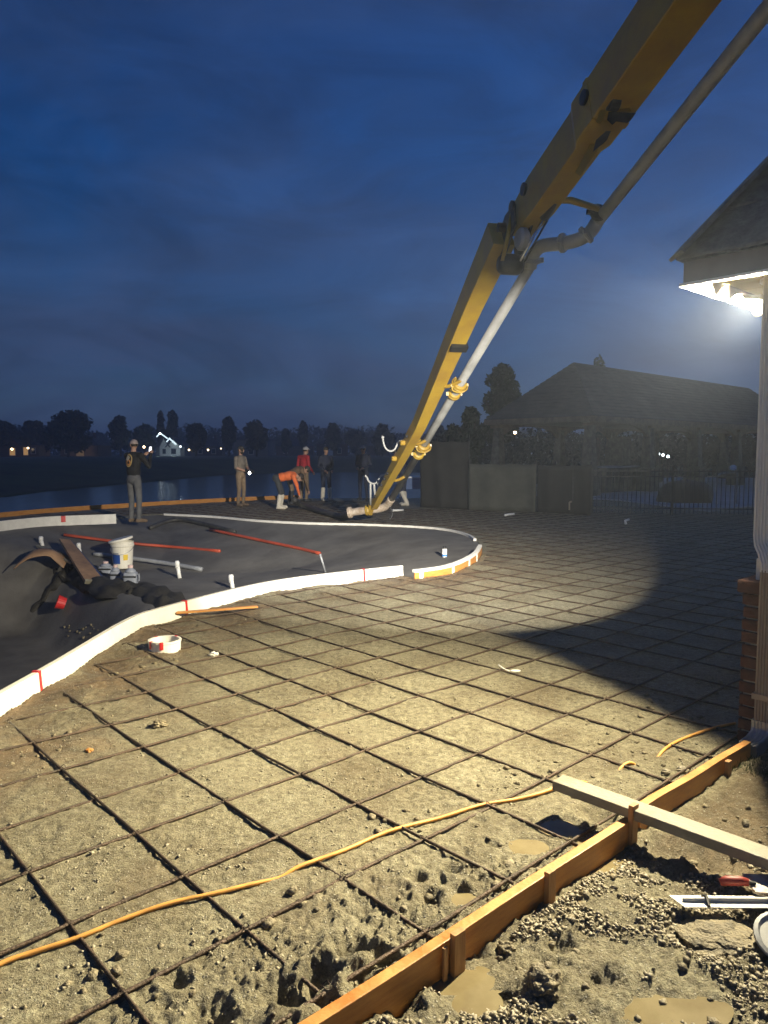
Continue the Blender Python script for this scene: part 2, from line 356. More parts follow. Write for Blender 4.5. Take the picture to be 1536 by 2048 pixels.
# ------------------------------------------------------------------ builders
ORG = {}
def new_obj(name, me, parent=None, org=(0, 0, 0)):
    o = bpy.data.objects.new(name, me); col.objects.link(o)
    if parent is not None:
        o.parent = parent; ORG[o] = ORG[parent]
    else:
        o.location = org; ORG[o] = np.array(org, float)
    return o
def empty(name, loc, rotz=0.0):
    o = bpy.data.objects.new(name, None); col.objects.link(o)
    o.location = [float(c) for c in loc]; o.rotation_euler = (0, 0, rotz); o.empty_display_size = 0.2
    ORG[o] = np.array(loc, float) if rotz == 0 else np.zeros(3)
    return o
def tag(o, label=None, cat=None, group=None, kind=None):
    if label: o['label'] = label
    if cat: o['category'] = cat
    if group: o['group'] = group
    if kind: o['kind'] = kind
    return o
def thing(name, label, cat, loc, group=None, rotz=0.0):
    return tag(empty(name, loc, rotz), label, cat, group)
def frame(d, up=(0, 0, 1)):
    d = np.array(d, float); d /= np.linalg.norm(d); up = np.array(up, float)
    s = np.cross(d, up)
    if np.linalg.norm(s) < 1e-6: s = np.cross(d, (1, 0, 0))
    s /= np.linalg.norm(s); t = np.cross(s, d)
    return s, d, t                               # side, along, top
class MB:
    def __init__(self): self.v = []; self.f = []; self.m = []; self.n = 0; self.mi = 0
    def add(self, V, F):
        self.v.append(np.array(V, float)); self.f += [tuple(i + self.n for i in f) for f in F]
        self.m += [self.mi] * len(F); self.n += len(V); return self
    def box(self, c, s, rz=0.0, R=None):
        c = np.array(c, float); h = np.array(s, float) / 2
        V = np.array([[x, y, z] for x in (-1, 1) for y in (-1, 1) for z in (-1, 1)]) * h
        if R is not None: V = V @ np.array(R).T
        elif rz: 
            ca, sa = math.cos(rz), math.sin(rz); V = V @ np.array([[ca, sa, 0], [-sa, ca, 0], [0, 0, 1]])
        return self.add(V + c, [(0, 1, 3, 2), (4, 6, 7, 5), (0, 4, 5, 1), (2, 3, 7, 6), (0, 2, 6, 4), (1, 5, 7, 3)])
    def beam(self, p0, p1, w, h, w1=None, h1=None, up=(0, 0, 1)):
        p0 = np.array(p0, float); p1 = np.array(p1, float); s, d, t = frame(p1 - p0, up)
        w1 = w if w1 is None else w1; h1 = h if h1 is None else h1
        V = []
        for p, a, b in ((p0, w, h), (p1, w1, h1)):
            for i, j in ((-1, -1), (1, -1), (1, 1), (-1, 1)): V.append(p + s * i * a / 2 + t * j * b / 2)
        return self.add(V, [(3, 2, 1, 0), (4, 5, 6, 7), (0, 1, 5, 4), (1, 2, 6, 5), (2, 3, 7, 6), (3, 0, 4, 7)])
    def tube(self, path, r, n=8, cap=True, up=(0, 0, 1)):
        P = np.array(path, float); m = len(P); rr = np.broadcast_to(np.array(r, float), (m,))
        V = []; s0 = None
        for i in range(m):
            d = P[min(i + 1, m - 1)] - P[max(i - 1, 0)]; d = d / (np.linalg.norm(d) + 1e-12)
            if s0 is None: s, _, t = frame(d, up)
            else:
                s = s0 - d * np.dot(s0, d); s /= np.linalg.norm(s) + 1e-12; t = np.cross(s, d)
            s0 = s
            for k in range(n):
                a = 2 * math.pi * k / n; V.append(P[i] + (s * math.cos(a) + t * math.sin(a)) * rr[i])
        F = [(i * n + k, i * n + (k + 1) % n, (i + 1) * n + (k + 1) % n, (i + 1) * n + k) for i in range(m - 1) for k in range(n)]
        if cap: F += [tuple(range(n - 1, -1, -1)), tuple((m - 1) * n + k for k in range(n))]
        return self.add(V, F)
    def lathe(self, prof, c=(0, 0, 0), n=20, axis=None):
        c = np.array(c, float); ax = np.array(axis if axis is not None else (0, 0, 1), float)
        s, d, t = frame(ax, (0, 1, 0) if abs(ax[2]) > 0.9 * np.linalg.norm(ax) else (0, 0, 1))
        V = []; m = len(prof)
        for r, z in prof:
            for k in range(n):
                a = 2 * math.pi * k / n; V.append(c + d * z + (s * math.cos(a) + t * math.sin(a)) * max(r, 1e-4))
        F = [(i * n + k, i * n + (k + 1) % n, (i + 1) * n + (k + 1) % n, (i + 1) * n + k) for i in range(m - 1) for k in range(n)]
        F += [tuple(range(n - 1, -1, -1)), tuple((m - 1) * n + k for k in range(n))]
        return self.add(V, F)
    def ball(self, c, r, n=12, m=8):
        r = np.broadcast_to(np.array(r, float), (3,)); V = []
        for i in range(m + 1):
            ph = math.pi * i / m
            for k in range(n):
                a = 2 * math.pi * k / n
                V.append(np.array(c) + r * np.array([math.sin(ph) * math.cos(a), math.sin(ph) * math.sin(a), math.cos(ph)]))
        F = [(i * n + k, (i + 1) * n + k, (i + 1) * n + (k + 1) % n, i * n + (k + 1) % n) for i in range(m) for k in range(n)]
        return self.add(V, F)
    def prism(self, poly, z0, z1):
        P = np.array(poly, float); n = len(P)
        V = [(x, y, z0) for x, y in P] + [(x, y, z1) for x, y in P]
        F = [tuple(range(n - 1, -1, -1)), tuple(range(n, 2 * n))] + [(i, (i + 1) % n, n + (i + 1) % n, n + i) for i in range(n)]
        return self.add(V, F)
    def build(self, name, mats, parent=None, org=None, smooth=False, bevel=0.0, local=False):
        V = np.vstack(self.v)
        if parent is not None:
            if not local: V = V - ORG[parent]
        elif org is not None: V = V - np.array(org, float)
        me = bpy.data.meshes.new(name); me.from_pydata(V.tolist(), [], self.f)
        mats = mats if isinstance(mats, (list, tuple)) else [mats]
        for q in mats: me.materials.append(q)
        if len(mats) > 1: me.polygons.foreach_set('material_index', self.m)
        bm = bmesh.new(); bm.from_mesh(me); bmesh.ops.recalc_face_normals(bm, faces=bm.faces)
        if bevel > 0:
            bmesh.ops.bevel(bm, geom=[e for e in bm.edges if len(e.link_faces) == 2 and e.calc_face_angle(0) > 0.6], offset=bevel, segments=2, affect='EDGES', profile=0.6)
        bm.to_mesh(me); bm.free()
        if smooth: me.polygons.foreach_set('use_smooth', [True] * len(me.polygons))
        return new_obj(name, me, parent, (0, 0, 0) if org is None else [float(c) for c in org])
def grid_mesh(name, X, Y, Z, m, smooth=True, keep=None):
    ny, nx = X.shape
    V = np.stack([X, Y, Z], -1).reshape(-1, 3)
    idx = np.arange(nx * ny).reshape(ny, nx)
    F = np.stack([idx[:-1, :-1], idx[:-1, 1:], idx[1:, 1:], idx[1:, :-1]], -1).reshape(-1, 4)
    if keep is not None: F = F[keep.reshape(-1)]
    return raw_mesh(name, V, F, m, smooth)
def raw_mesh(name, V, F, m, smooth=False):
    V = np.ascontiguousarray(V, np.float32); F = np.ascontiguousarray(F, np.int32)
    k = F.shape[1]; me = bpy.data.meshes.new(name)
    me.vertices.add(len(V)); me.vertices.foreach_set('co', V.reshape(-1))
    me.loops.add(F.size); me.loops.foreach_set('vertex_index', F.reshape(-1))
    me.polygons.add(len(F)); me.polygons.foreach_set('loop_start', np.arange(0, F.size, k, dtype=np.int32))
    try: me.polygons.foreach_set('loop_total', np.full(len(F), k, np.int32))
    except Exception: pass
    me.update(calc_edges=True); me.materials.append(m)
    if smooth: me.polygons.foreach_set('use_smooth', np.ones(len(F), bool))
    me.validate()
    return me

# ================================================================== SETTING
# ground: one sheet, finest where the camera stands
ys = np.concatenate([np.linspace(-4, 1.35, 36)[:-1], 1.35 * np.exp(np.linspace(0, math.log(29 / 1.35), 880))])
ss = np.linspace(-1, 1, 780); ss = 0.5 * ss + 0.5 * ss ** 3
Yg = np.repeat(ys[:, None], len(ss), 1)
wid = np.where(ys > 1.35, 0.78 * ys + 2.4, 0.78 * 1.35 + 2.4 + (1.35 - ys) * 0.6)
Xg = wid[:, None] * ss[None, :]
Zg = hfun(Xg.ravel(), Yg.ravel()).reshape(Xg.shape)
sdg = pool_sd(Xg.ravel(), Yg.ravel()).reshape(Xg.shape)
Zg = np.where(sdg < 0.0, -2.6, Zg)
gme = grid_mesh('ground', Xg, Yg, Zg, M_soil)
ug, vg = UV(Xg, Yg)
nzd = perlin(Xg * 1.7, Yg * 1.7, 71) + 0.5 * perlin(Xg * 5.1, Yg * 5.1, 72)
dirt = sstep(1.5, 0.05, sdg) * (sdg > -0.2) * sstep(13, 9, Yg) * sstep(-0.35, 0.35, nzd + 0.12)
dirt = np.maximum(dirt, 0.65 * sstep(0.0, -0.1, vg) * sstep(0.0, 0.6, nzd + 0.9 * sstep(1.2, 2.2, ug)))
dirt = np.maximum(dirt, 0.28 * sstep(0.2, 0.7, nzd))
att = gme.attributes.new('dirt', 'FLOAT', 'POINT'); att.data.foreach_set('value', np.ascontiguousarray(np.clip(dirt, 0, 1).ravel(), np.float32))
o = new_obj('ground', gme); tag(o, 'wet compacted gravel base and churned mud of the building plot', 'ground', kind='structure')

# pool shell
def shelf_z(x, y):
    x = np.asarray(x, float); y = np.asarray(y, float)
    z = -0.07 - 0.62 * sstep(1.2, -3.0, x)
    E = [G(p[0], p[1], -0.7)[:2] for p in [(-160, 1150), (30, 1135), (120, 1140), (200, 1165), (270, 1195), (330, 1226), (400, 1262)]]
    d = np.full(x.shape, 9.0); side = np.zeros(x.shape)
    for i in range(len(E) - 1):
        a, b = E[i], E[i + 1]; e = b - a
        t = np.clip(((x - a[0]) * e[0] + (y - a[1]) * e[1]) / (e @ e), 0, 1)
        dx, dy = x - a[0] - t * e[0], y - a[1] - t * e[1]; q = np.hypot(dx, dy)
        cr_ = e[0] * (y - a[1]) - e[1] * (x - a[0])
        side = np.where(q < d, cr_, side); d = np.minimum(d, q)
    sgn = np.where(side < 0, d, -d)              # positive on the near, deep side
    return z - 0.95 * sstep(0.0, 1.0, sgn), sgn
def pool_z(x, y):
    x = np.asarray(x, float); y = np.asarray(y, float)
    sd = pool_sd(x, y); z, _ = shelf_z(x, y); f = sstep(10.5, 15.0, y)
    c = 1 - (1 - np.clip((-sd - 0.02) / (0.22 + 3.2 * f), 0, 1)) ** (3 - 1.6 * f)
    return z * c + 0.012 * perlin(x * 2, y * 2, 31) * c + 0.006 * perlin(x * 7, y * 7, 32) - 0.012
gx = np.arange(-9.4, 2.4, 0.05); gy = np.arange(2.2, 20.2, 0.05)
PX, PY = np.meshgrid(gx, gy)
psd = pool_sd(PX.ravel(), PY.ravel()).reshape(PX.shape)
pz = pool_z(PX.ravel(), PY.ravel()).reshape(PX.shape)
cellmin = np.minimum(np.minimum(psd[:-1, :-1], psd[1:, :-1]), np.minimum(psd[:-1, 1:], psd[1:, 1:]))
o = new_obj('pool_floor', grid_mesh('pool_floor', PX, PY, pz, M_shell, keep=cellmin < 0.03)); tag(o, 'grey concrete shell of the unfinished freeform pool', 'pool', kind='structure')

# far terrain, lake bed and bank in one sheet
def shore(pxv):
    return np.interp(pxv, [-900, -300, 0, 81, 250, 303, 455, 600, 834, 1000], [26, 36, 46, 50.6, 61, 66, 83, 92, 92, 92])
th = np.radians(np.linspace(-80, 80, 240)); rr = 24.0 * np.exp(np.linspace(0, math.log(900 / 24.0), 120))
TH, RR = np.meshgrid(th, rr)
TX, TY = RR * np.sin(TH), RR * np.cos(TH)
pxs = 768 + FPX * np.tan(np.clip(TH, -1.2, 1.2))
sh = shore(pxs)
land_r = sstep(2.2, 4.5, np.degrees(TH)) 
TZ = -2.6 + 1.75 * sstep(-3, 0.5, RR - sh) + 1.45 * sstep(0, 30, RR - sh) + 0.25 * perlin(TX * 0.06, TY * 0.06, 41) * sstep(0, 30, RR - sh)
TZ = TZ * (1 - land_r) + (-0.06 + 0.02 * perlin(TX * 0.1, TY * 0.1, 42)) * land_r
o = new_obj('terrain', grid_mesh('terrain', TX, TY, TZ, M_bank)); tag(o, 'dark grassy bank rising beyond the lake to the houses', 'terrain', kind='structure')
mb = MB(); mb.add([(-160, 10, -0.9), (8, 19, -0.9), (30, 140, -0.9), (-160, 140, -0.9)], [(0, 1, 2, 3)])
o = mb.build('lake_water', M_water); tag(o, 'dark blue lake reflecting the dusk sky', 'water', kind='structure')

# puddles
for i, (cx, cy, a, b, lev) in enumerate(PUD):
    k = 28; V = [(cx + a * 1.28 * math.cos(t) * (1 + .08 * math.sin(3 * t + i)), cy + b * 1.28 * math.sin(t) * (1 + .08 * math.cos(2 * t + i)), lev) for t in np.linspace(0, 2 * math.pi, k, endpoint=False)]
    o = MB().add(V, [tuple(range(k))]).build('puddle', M_puddle)
    tag(o, ['round milky puddle inside the form near the grey plank', 'oval milky puddle just below the round puddle inside the form', 'small puddle among the churned mud inside the form',
            'muddy water lying against the form board by the plank', 'muddy water at the foot of the double stake', 'small puddle in the gravel beside the mud covered rock', 'milky puddle at the bottom edge of the gravel'][i], 'puddle', kind='structure')

# gravel over the yard (uncountable)
def icosa():
    p = (1 + 5 ** .5) / 2
    V = np.array([(-1, p, 0), (1, p, 0), (-1, -p, 0), (1, -p, 0), (0, -1, p), (0, 1, p), (0, -1, -p), (0, 1, -p), (p, 0, -1), (p, 0, 1), (-p, 0, -1), (-p, 0, 1)]) / 1.9
    F = np.array([(0, 11, 5), (0, 5, 1), (0, 1, 7), (0, 7, 10), (0, 10, 11), (1, 5, 9), (5, 11, 4), (11, 10, 2), (10, 7, 6), (7, 1, 8), (3, 9, 4), (3, 4, 2), (3, 2, 6), (3, 6, 8), (3, 8, 9), (4, 9, 5), (2, 4, 11), (6, 2, 10), (8, 6, 7), (9, 8, 1)])
    return V, F
IV, IF = icosa()
CV = np.array([[x, y, z] for x in (-1, 1) for y in (-1, 1) for z in (-1, 1)]) * 0.6
CF = np.array([(0, 1, 3), (0, 3, 2), (4, 6, 7), (4, 7, 5), (0, 4, 5), (0, 5, 1), (2, 3, 7), (2, 7, 6), (0, 2, 6), (0, 6, 4), (1, 5, 7), (1, 7, 3)])
def scatter_chips(name, P, size, m, flat=0.75, sink=0.15):
    n = len(P); r = size[:, None, None] * CV[None] * (1 + 0.42 * rng.standard_normal((n, 8, 3)))
    q1 = rng.standard_normal((n, 4)); q1[:, 0] += 0.6; q1 /= np.linalg.norm(q1, axis=1)[:, None]
    w, x, y, z = q1.T
    Rm = np.stack([1 - 2 * (y * y + z * z), 2 * (x * y - z * w), 2 * (x * z + y * w), 2 * (x * y + z * w), 1 - 2 * (x * x + z * z), 2 * (y * z - x * w), 2 * (x * z - y * w), 2 * (y * z + x * w), 1 - 2 * (x * x + y * y)], -1).reshape(n, 3, 3)
    r[:, :, 0] *= 0.8 + 0.6 * rng.random((n, 1))
    q = np.einsum('nij,nkj->nki', Rm, r); q[:, :, 2] *= flat; q += P[:, None, :]; q[:, :, 2] += (size * (0.45 - sink))[:, None]
    return new_obj(name, raw_mesh(name, q.reshape(-1, 3), (CF[None] + (np.arange(n) * 8)[:, None, None]).reshape(-1, 3), m, False))
def scatter(name, P, size, m, flat=0.65, sink=0.2):
    n = len(P); r = size[:, None, None] * (IV[None] * (1 + 0.28 * rng.standard_normal((n, 12, 1))))
    r[:, :, 2] *= flat
    a = rng.random(n) * 2 * np.pi; ca, sa = np.cos(a)[:, None], np.sin(a)[:, None]
    el = 0.8 + 0.5 * rng.random((n, 1))
    x = r[:, :, 0] * el; y = r[:, :, 1]
    q = np.stack([x * ca - y * sa, x * sa + y * ca, r[:, :, 2]], -1) + P[:, None, :]
    q[:, :, 2] += (size * (0.5 - sink))[:, None] * flat
    F = (IF[None] + (np.arange(n) * 12)[:, None, None]).reshape(-1, 3)
    return new_obj(name, raw_mesh(name, q.reshape(-1, 3), F, m, False))
n = 150000
u = rng.random(n) * 4.0 - 1.2; v = -0.03 - 1.8 * rng.random(n) ** 1.1
p = O2 + u[:, None] * Bv + v[:, None] * Av
dens = perlin(p[:, 0] * 2.1, p[:, 1] * 2.1, 51) + 0.6 * perlin(p[:, 0] * 7, p[:, 1] * 7, 52)
k = (dens > -0.16 + 0.6 * sstep(1.5, 2.4, u) + 0.25 * rng.random(n)) & (p[:, 1] > 1.25) & (p[:, 0] < 0.62 * p[:, 1] + 0.5)
p = p[k][:60000]; sz = 0.0020 + 0.0085 * rng.random(len(p)) ** 3.2
o = scatter_chips('gravel', np.column_stack([p, hfun(p[:, 0], p[:, 1])]), sz, M_stone)
tag(o, 'loose wet pea gravel strewn over the mud outside the form board', 'gravel', kind='stuff')
n = 34000
p = np.column_stack([rng.random(n) * 7 - 3.5, 1.5 + 6.5 * rng.random(n) ** 1.4])
uu, vv = UV(p[:, 0], p[:, 1]); s_ = pool_sd(p[:, 0], p[:, 1])
k = (vv > 0.06) & (s_ > 0.08) & ((perlin(p[:, 0] * 3, p[:, 1] * 3, 53) > 0.05) | (vv < 0.35))
p = p[k]; sz = 0.0020 + 0.006 * rng.random(len(p)) ** 3.5
o = scatter_chips('gravel', np.column_stack([p, hfun(p[:, 0], p[:, 1])]), sz, M_stone, sink=0.35)
tag(o, 'scattered small stones pressed into the deck base', 'gravel', kind='stuff')
n = 1500
p = np.column_stack([rng.random(n) * 4.4 - 2.0, 1.5 + 4.5 * rng.random(n) ** 1.2])
uu, vv = UV(p[:, 0], p[:, 1]); s_ = pool_sd(p[:, 0], p[:, 1])
k = (s_ > 0.1) & ((vv < 0.9) | (s_ < 0.7)) & (np.abs(vv - 0.01) > 0.06) & (perlin(p[:, 0] * 2.4, p[:, 1] * 2.4, 54) > -0.05)
p = p[k]; sz = 0.007 + 0.018 * rng.random(len(p)) ** 2.5
o = scatter('mud_clods', np.column_stack([p, hfun(p[:, 0], p[:, 1])]), sz, M_clod, flat=0.7, sink=0.35)
tag(o, 'crumbled clods of wet mud kicked up around the form', 'mud', kind='stuff')

# ================================================================== NEAR HOUSE
CP = np.array([1.97, 4.01, 0.0])                  # far-left corner of the brick pier
def HL(x, y, z=0.0):                              # house-local to world
    q = CP[:2] + Bv * x + Av * y; return np.array([q[0], q[1], z])
house = thing('house', 'corner of a brick house with grey shingle roof and white porch post', 'house', CP, rotz=ROTH)
W_, PH = 0.42, 0.84
pier = MB().box((W_ / 2, -W_ / 2, PH / 2 - 0.1), (W_ - 0.03, W_ - 0.03, PH + 0.2)).build('brick_pier', M_mortar, house, local=True)
bl, bw, bh, jt = 0.2, 0.095, 0.059, 0.011
brick_me = {}
def brick_mesh(L, W):
    key = (round(L, 3), round(W, 3))
    if key not in brick_me:
        ob = MB().box((0, 0, 0), (L, W, bh)).build('brick', M_brick, bevel=0.005)
        brick_me[key] = ob.data; bpy.data.objects.remove(ob)
    return brick_me[key]
def add_brick(x, y, z, L, W, par):
    b = bpy.data.objects.new('brick', brick_mesh(L, W)); col.objects.link(b); b.parent = par
    b.location = (x, y, z); b.rotation_euler = (random.uniform(-.012, .012), random.uniform(-.012, .012), random.uniform(-.015, .015))
ORG[pier] = np.zeros(3)
for c in range(-1, 12):
    z = c * (bh + jt) + bh / 2
    flip = c % 2
    # pinwheel bond: four stretchers and headers round the core
    a, b_ = (0.205, 0.205) if flip == 0 else (0.095, 0.315)
    for k in range(4):
        segs = [(0, a), (a + jt, W_ - bw - jt)]
        for (q0, q1) in segs:
            L = q1 - q0
            if L < 0.03: continue
            m_ = (q0 + q1) / 2
            j = random.uniform(-0.004, 0.004)
            pos = [(m_, -bw / 2 + j), (W_ - bw / 2 + j, -m_), (W_ - m_, -W_ + bw / 2 + j), (bw / 2 + j, -W_ + m_)][k]
            add_brick(pos[0], pos[1], z, L if k % 2 == 0 else bw, bw if k % 2 == 0 else L, pier)
cap = MB().box((W_ / 2, -W_ / 2, PH + 0.03), (W_ + 0.05, W_ + 0.05, 0.07)).build('pier_cap', M_brick, house, local=True, bevel=0.012)
pb = MB().box((W_ / 2, -W_ / 2, PH + 0.125), (0.33, 0.33, 0.12)).build('post_base', M_trim, house, local=True, bevel=0.006)
MB().box((W_ / 2, -W_ / 2, 1.62), (0.225, 0.225, 1.27)).build('post', M_trim, house, local=True, bevel=0.006)
MB().box((W_ / 2, -W_ / 2, 2.29), (0.28, 0.28, 0.07)).build('post_capital', M_trim, house, local=True, bevel=0.006)
MB().box((W_ / 2, -3.2, 2.42), (0.2, 5.8, 0.19)).box((3.2, -W_ / 2, 2.42), (5.77, 0.2, 0.186)).build('porch_beam', M_trim, house, local=True)
EX, EY = -0.196, 0.30                             # eave corner
ZF = 2.5
# fascia boards, drip edge and soffit
MB().box((EX + 0.012, EY - 3.0, ZF + 0.06), (0.024, 6.0, 0.13)).box((EX + 3.026, EY - 0.012, ZF + 0.06), (6.0, 0.024, 0.127)).build('fascia', M_fascia, house, local=True)
MB().box((EX - 0.008, EY - 3.0, ZF + 0.004), (0.016, 6.03, 0.016)).box((EX + 3.012, EY + 0.008, ZF + 0.004), (6.0, 0.016, 0.014)).build('drip_edge', M_trim, house, local=True)
def gutter(n0, n1):
    return None
sof = MB()
for k in range(14):                               # soffit boards along the near eave, mitred into the far eave
    y1 = EY - 0.03 - k * 0.42; sof.box((EX + 0.17, y1 - 0.208, ZF + 0.088), (0.276, 0.414, 0.012))
for k in range(13):
    x1 = EX + 0.31 + k * 0.42; sof.box((x1 + 0.208, EY - 0.19, ZF + 0.086), (0.414, 0.33, 0.012))
sof.box((EX + 1.2, EY - 3.2, ZF + 0.105), (2.1, 5.2, 0.016))
sof.build('soffit', M_soffit, house, local=True)
RUN, SL = 2.6, 1.5
roof = MB(); nz = 15
for k in range(nz):                               # shingle courses stepping up both visible planes
    t0, t1 = RUN * k / nz, RUN * (k + 1) / nz + 0.012
    zb = ZF + 0.138
    a0, b0 = EX - 0.03 + t0, EY + 0.03 - t0; a1, b1 = EX - 0.03 + t1, EY + 0.03 - t1
    z0, z1 = zb + SL * t0 + 0.012, zb + SL * t1
    roof.add([(a0, b0, z0), (a0, -5.6 + t0, z0), (a1, -5.6 + t1, z1), (a1, b1, z1)], [(0, 1, 2, 3)])
    roof.add([(a0, b0, z0), (5.6 - t0, b0, z0), (5.6 - t1, b1, z1), (a1, b1, z1)], [(3, 2, 1, 0)])
    roof.add([(a0, b0, z0), (a0, -5.6 + t0, z0), (a0, -5.6 + t0, z0 - 0.014), (a0, b0, z0 - 0.014)], [(0, 1, 2, 3)])
    roof.add([(a0, b0, z0), (5.6 - t0, b0, z0), (5.6 - t0, b0, z0 - 0.014), (a0, b0, z0 - 0.014)], [(0, 1, 2, 3)])
roof.box((EX + 2.75, EY - 2.95, ZF + 0.13), (5.4, 5.7, 0.026))
roof.beam((EX - 0.03, EY + 0.03, ZF + 0.158), (EX - 0.03 + RUN, EY + 0.03 - RUN, ZF + 0.158 + SL * RUN), 0.2, 0.02)
roof.build('roof', M_shingle, house, local=True)
wl_ = MB(); wl_.box((3.6, -3.4, 1.2), (4.0, 4.2, 2.5)).build('wall', M_brick, house, local=True)
# downspout with ribbed face, bends at the top and a shoe at the foot
def rib_profile(w, d, n=5):
    P = []
    for i in range(n * 4 + 1):
        t = i / (n * 4); P.append((-w / 2 + w * t, -d / 2 - 0.003 * (1 if (i // 2) % 2 else -1)))
    return P + [(w / 2, d / 2), (-w / 2, d / 2)]
def spout(path, w, d, name, m, par):
    mb = MB(); prof = rib_profile(w, d); V = []; n = len(prof); P = np.array(path, float)
    for i in range(len(P)):
        dd = P[min(i + 1, len(P) - 1)] - P[max(i - 1, 0)]; dd /= np.linalg.norm(dd)
        s = np.array([0, -1, 0.0]); s -= dd * (s @ dd); s /= np.linalg.norm(s); t = np.cross(s, dd)
        if t[0] > 0: pass
        for a, b in prof: V.append(P[i] + s * a + t * (b if t[0] > 0 else -b))
    F = [(i * n + k, i * n + (k + 1) % n, (i + 1) * n + (k + 1) % n, (i + 1) * n + k) for i in range(len(P) - 1) for k in range(n)]
    F.append(tuple(range(n))); F.append(tuple((len(P) - 1) * n + k for k in range(n)))
    mb.add(V, F); return mb.build(name, m, par, local=True)
DX, DY = -0.055, -0.15
ds = spout([(DX, DY, 0.98), (DX, DY, 0.6), (DX, DY, 0.16)], 0.075, 0.055, 'downspout', M_spout, house)
ORG[ds] = np.zeros(3)
spout([(DX, DY, 0.97), (DX, DY, 1.02), (DX + 0.012, DY + 0.02, 1.07), (DX + 0.028, DY + 0.045, 1.11), (DX + 0.034, DY + 0.052, 1.16), (DX + 0.034, DY + 0.052, 1.4), (DX + 0.034, DY + 0.052, 2.55)], 0.08, 0.056, 'offset_bend', M_trim, ds)
spout([(DX, DY, 0.17), (DX, DY, 0.12), (DX - 0.02, DY, 0.085), (DX - 0.07, DY + 0.01, 0.055), (DX - 0.14, DY + 0.02, 0.04)], 0.095, 0.068, 'outlet_shoe', M_metal, ds)
MB().box((DX - 0.002, DY, 0.30), (0.07, 0.10, 0.03)).build('strap', M_spout, ds, local=True)

# floodlight fixture under the eave, two heads
LA = np.array([2.105, 4.28, 2.43]); LB = np.array([2.26, 4.23, 2.41])
flood = thing('floodlight', 'glaring twin headed floodlight under the house eave', 'floodlight', (2.19, 4.27, 2.578))
MB().lathe([(0.06, 0.0), (0.06, -0.018), (0.045, -0.03)], (2.19, 4.27, 2.578)).build('mounting_plate', M_trim, flood, smooth=False)
def head_dir(h, e):
    h, e = R_(h), R_(e); return np.array([math.sin(h) * math.cos(e), math.cos(h) * math.cos(e), math.sin(e)])
def beam_profile(ld, power, floor, hd):
    # reflector lamps are brightest on their axis
    ld.use_nodes = True; nt = ld.node_tree; em = nt.nodes['Emission']
    t = nt.nodes.new('ShaderNodeNewGeometry'); sx = nt.nodes.new('ShaderNodeVectorMath'); sx.operation = 'DOT_PRODUCT'
    nt.links.new(t.outputs['Incoming'], sx.inputs[0]); sx.inputs[1].default_value = tuple(hd)
    a = nt.nodes.new('ShaderNodeMath'); a.operation = 'ABSOLUTE'; nt.links.new(sx.outputs['Value'], a.inputs[0])
    p = nt.nodes.new('ShaderNodeMath'); p.operation = 'POWER'; p.inputs[1].default_value = power; nt.links.new(a.outputs[0], p.inputs[0])
    q = nt.nodes.new('ShaderNodeMath'); q.operation = 'ADD'; q.inputs[1].default_value = floor; nt.links.new(p.outputs[0], q.inputs[0])
    nt.links.new(q.outputs[0], em.inputs['Strength'])
for L, hd, watt, size, blend, c, nm in ((LA, head_dir(-104, -2), LAMP_NEAR_W, 165, 0.10, (1.0, 0.87, 0.58), 'near'), (LB, head_dir(-20, -8), LAMP_FAR_W, 74, 0.14, (1.0, 0.94, 0.82), 'far')):
    back = L - hd * 0.07
    hs = MB().lathe([(0.02, -0.05), (0.035, -0.03), (0.055, 0.02), (0.062, 0.045), (0.056, 0.045), (0.04, 0.0)], back, axis=hd).build('lamp_head', M_trim, flood, smooth=True)
    sv, dv, tv = frame(hd); VV = []
    for ang in np.linspace(R_(25), R_(155), 9):
        for f_, rr_ in ((-.05, .058), (.12, .064)): VV.append(L + dv * f_ + sv * rr_ * math.cos(ang) + tv * rr_ * math.sin(ang))
    vz = MB().add(VV, [(2 * i, 2 * i + 2, 2 * i + 3, 2 * i + 1) for i in range(8)]).build('added_visor', M_trim, flood); vz.modifiers.new('t', 'SOLIDIFY').thickness = .004  # hood added to block upward light from the soffit
    MB().tube([(2.19, 4.27, 2.49), (np.array([2.19, 4.27, 2.46]) + back) / 2, back - hd * 0.03], 0.012).build('arm', M_trim, flood)
    ld = bpy.data.lights.new('flood_beam', 'SPOT'); ld.energy = watt; ld.color = c; ld.spot_size = R_(size); ld.spot_blend = blend; ld.shadow_soft_size = 0.035
    beam_profile(ld, 1.25 if nm == 'near' else 12.0, 0.05 if nm == 'near' else 0.02, hd)
    lo = bpy.data.objects.new('flood_beam', ld); col.objects.link(lo); lo.parent = flood
    lo.location = L - ORG[flood]
    lo.rotation_euler = Vector(hd).to_track_quat('-Z', 'Y').to_euler()
    MB().lathe([(0.0, -0.03), (0.03, -0.025), (0.05, -0.004), (0.045, 0.006), (0.02, 0.012), (0.0, 0.013)], L - hd * 0.03, 16, axis=hd).build('bulb', M_bulb, flood, smooth=True)

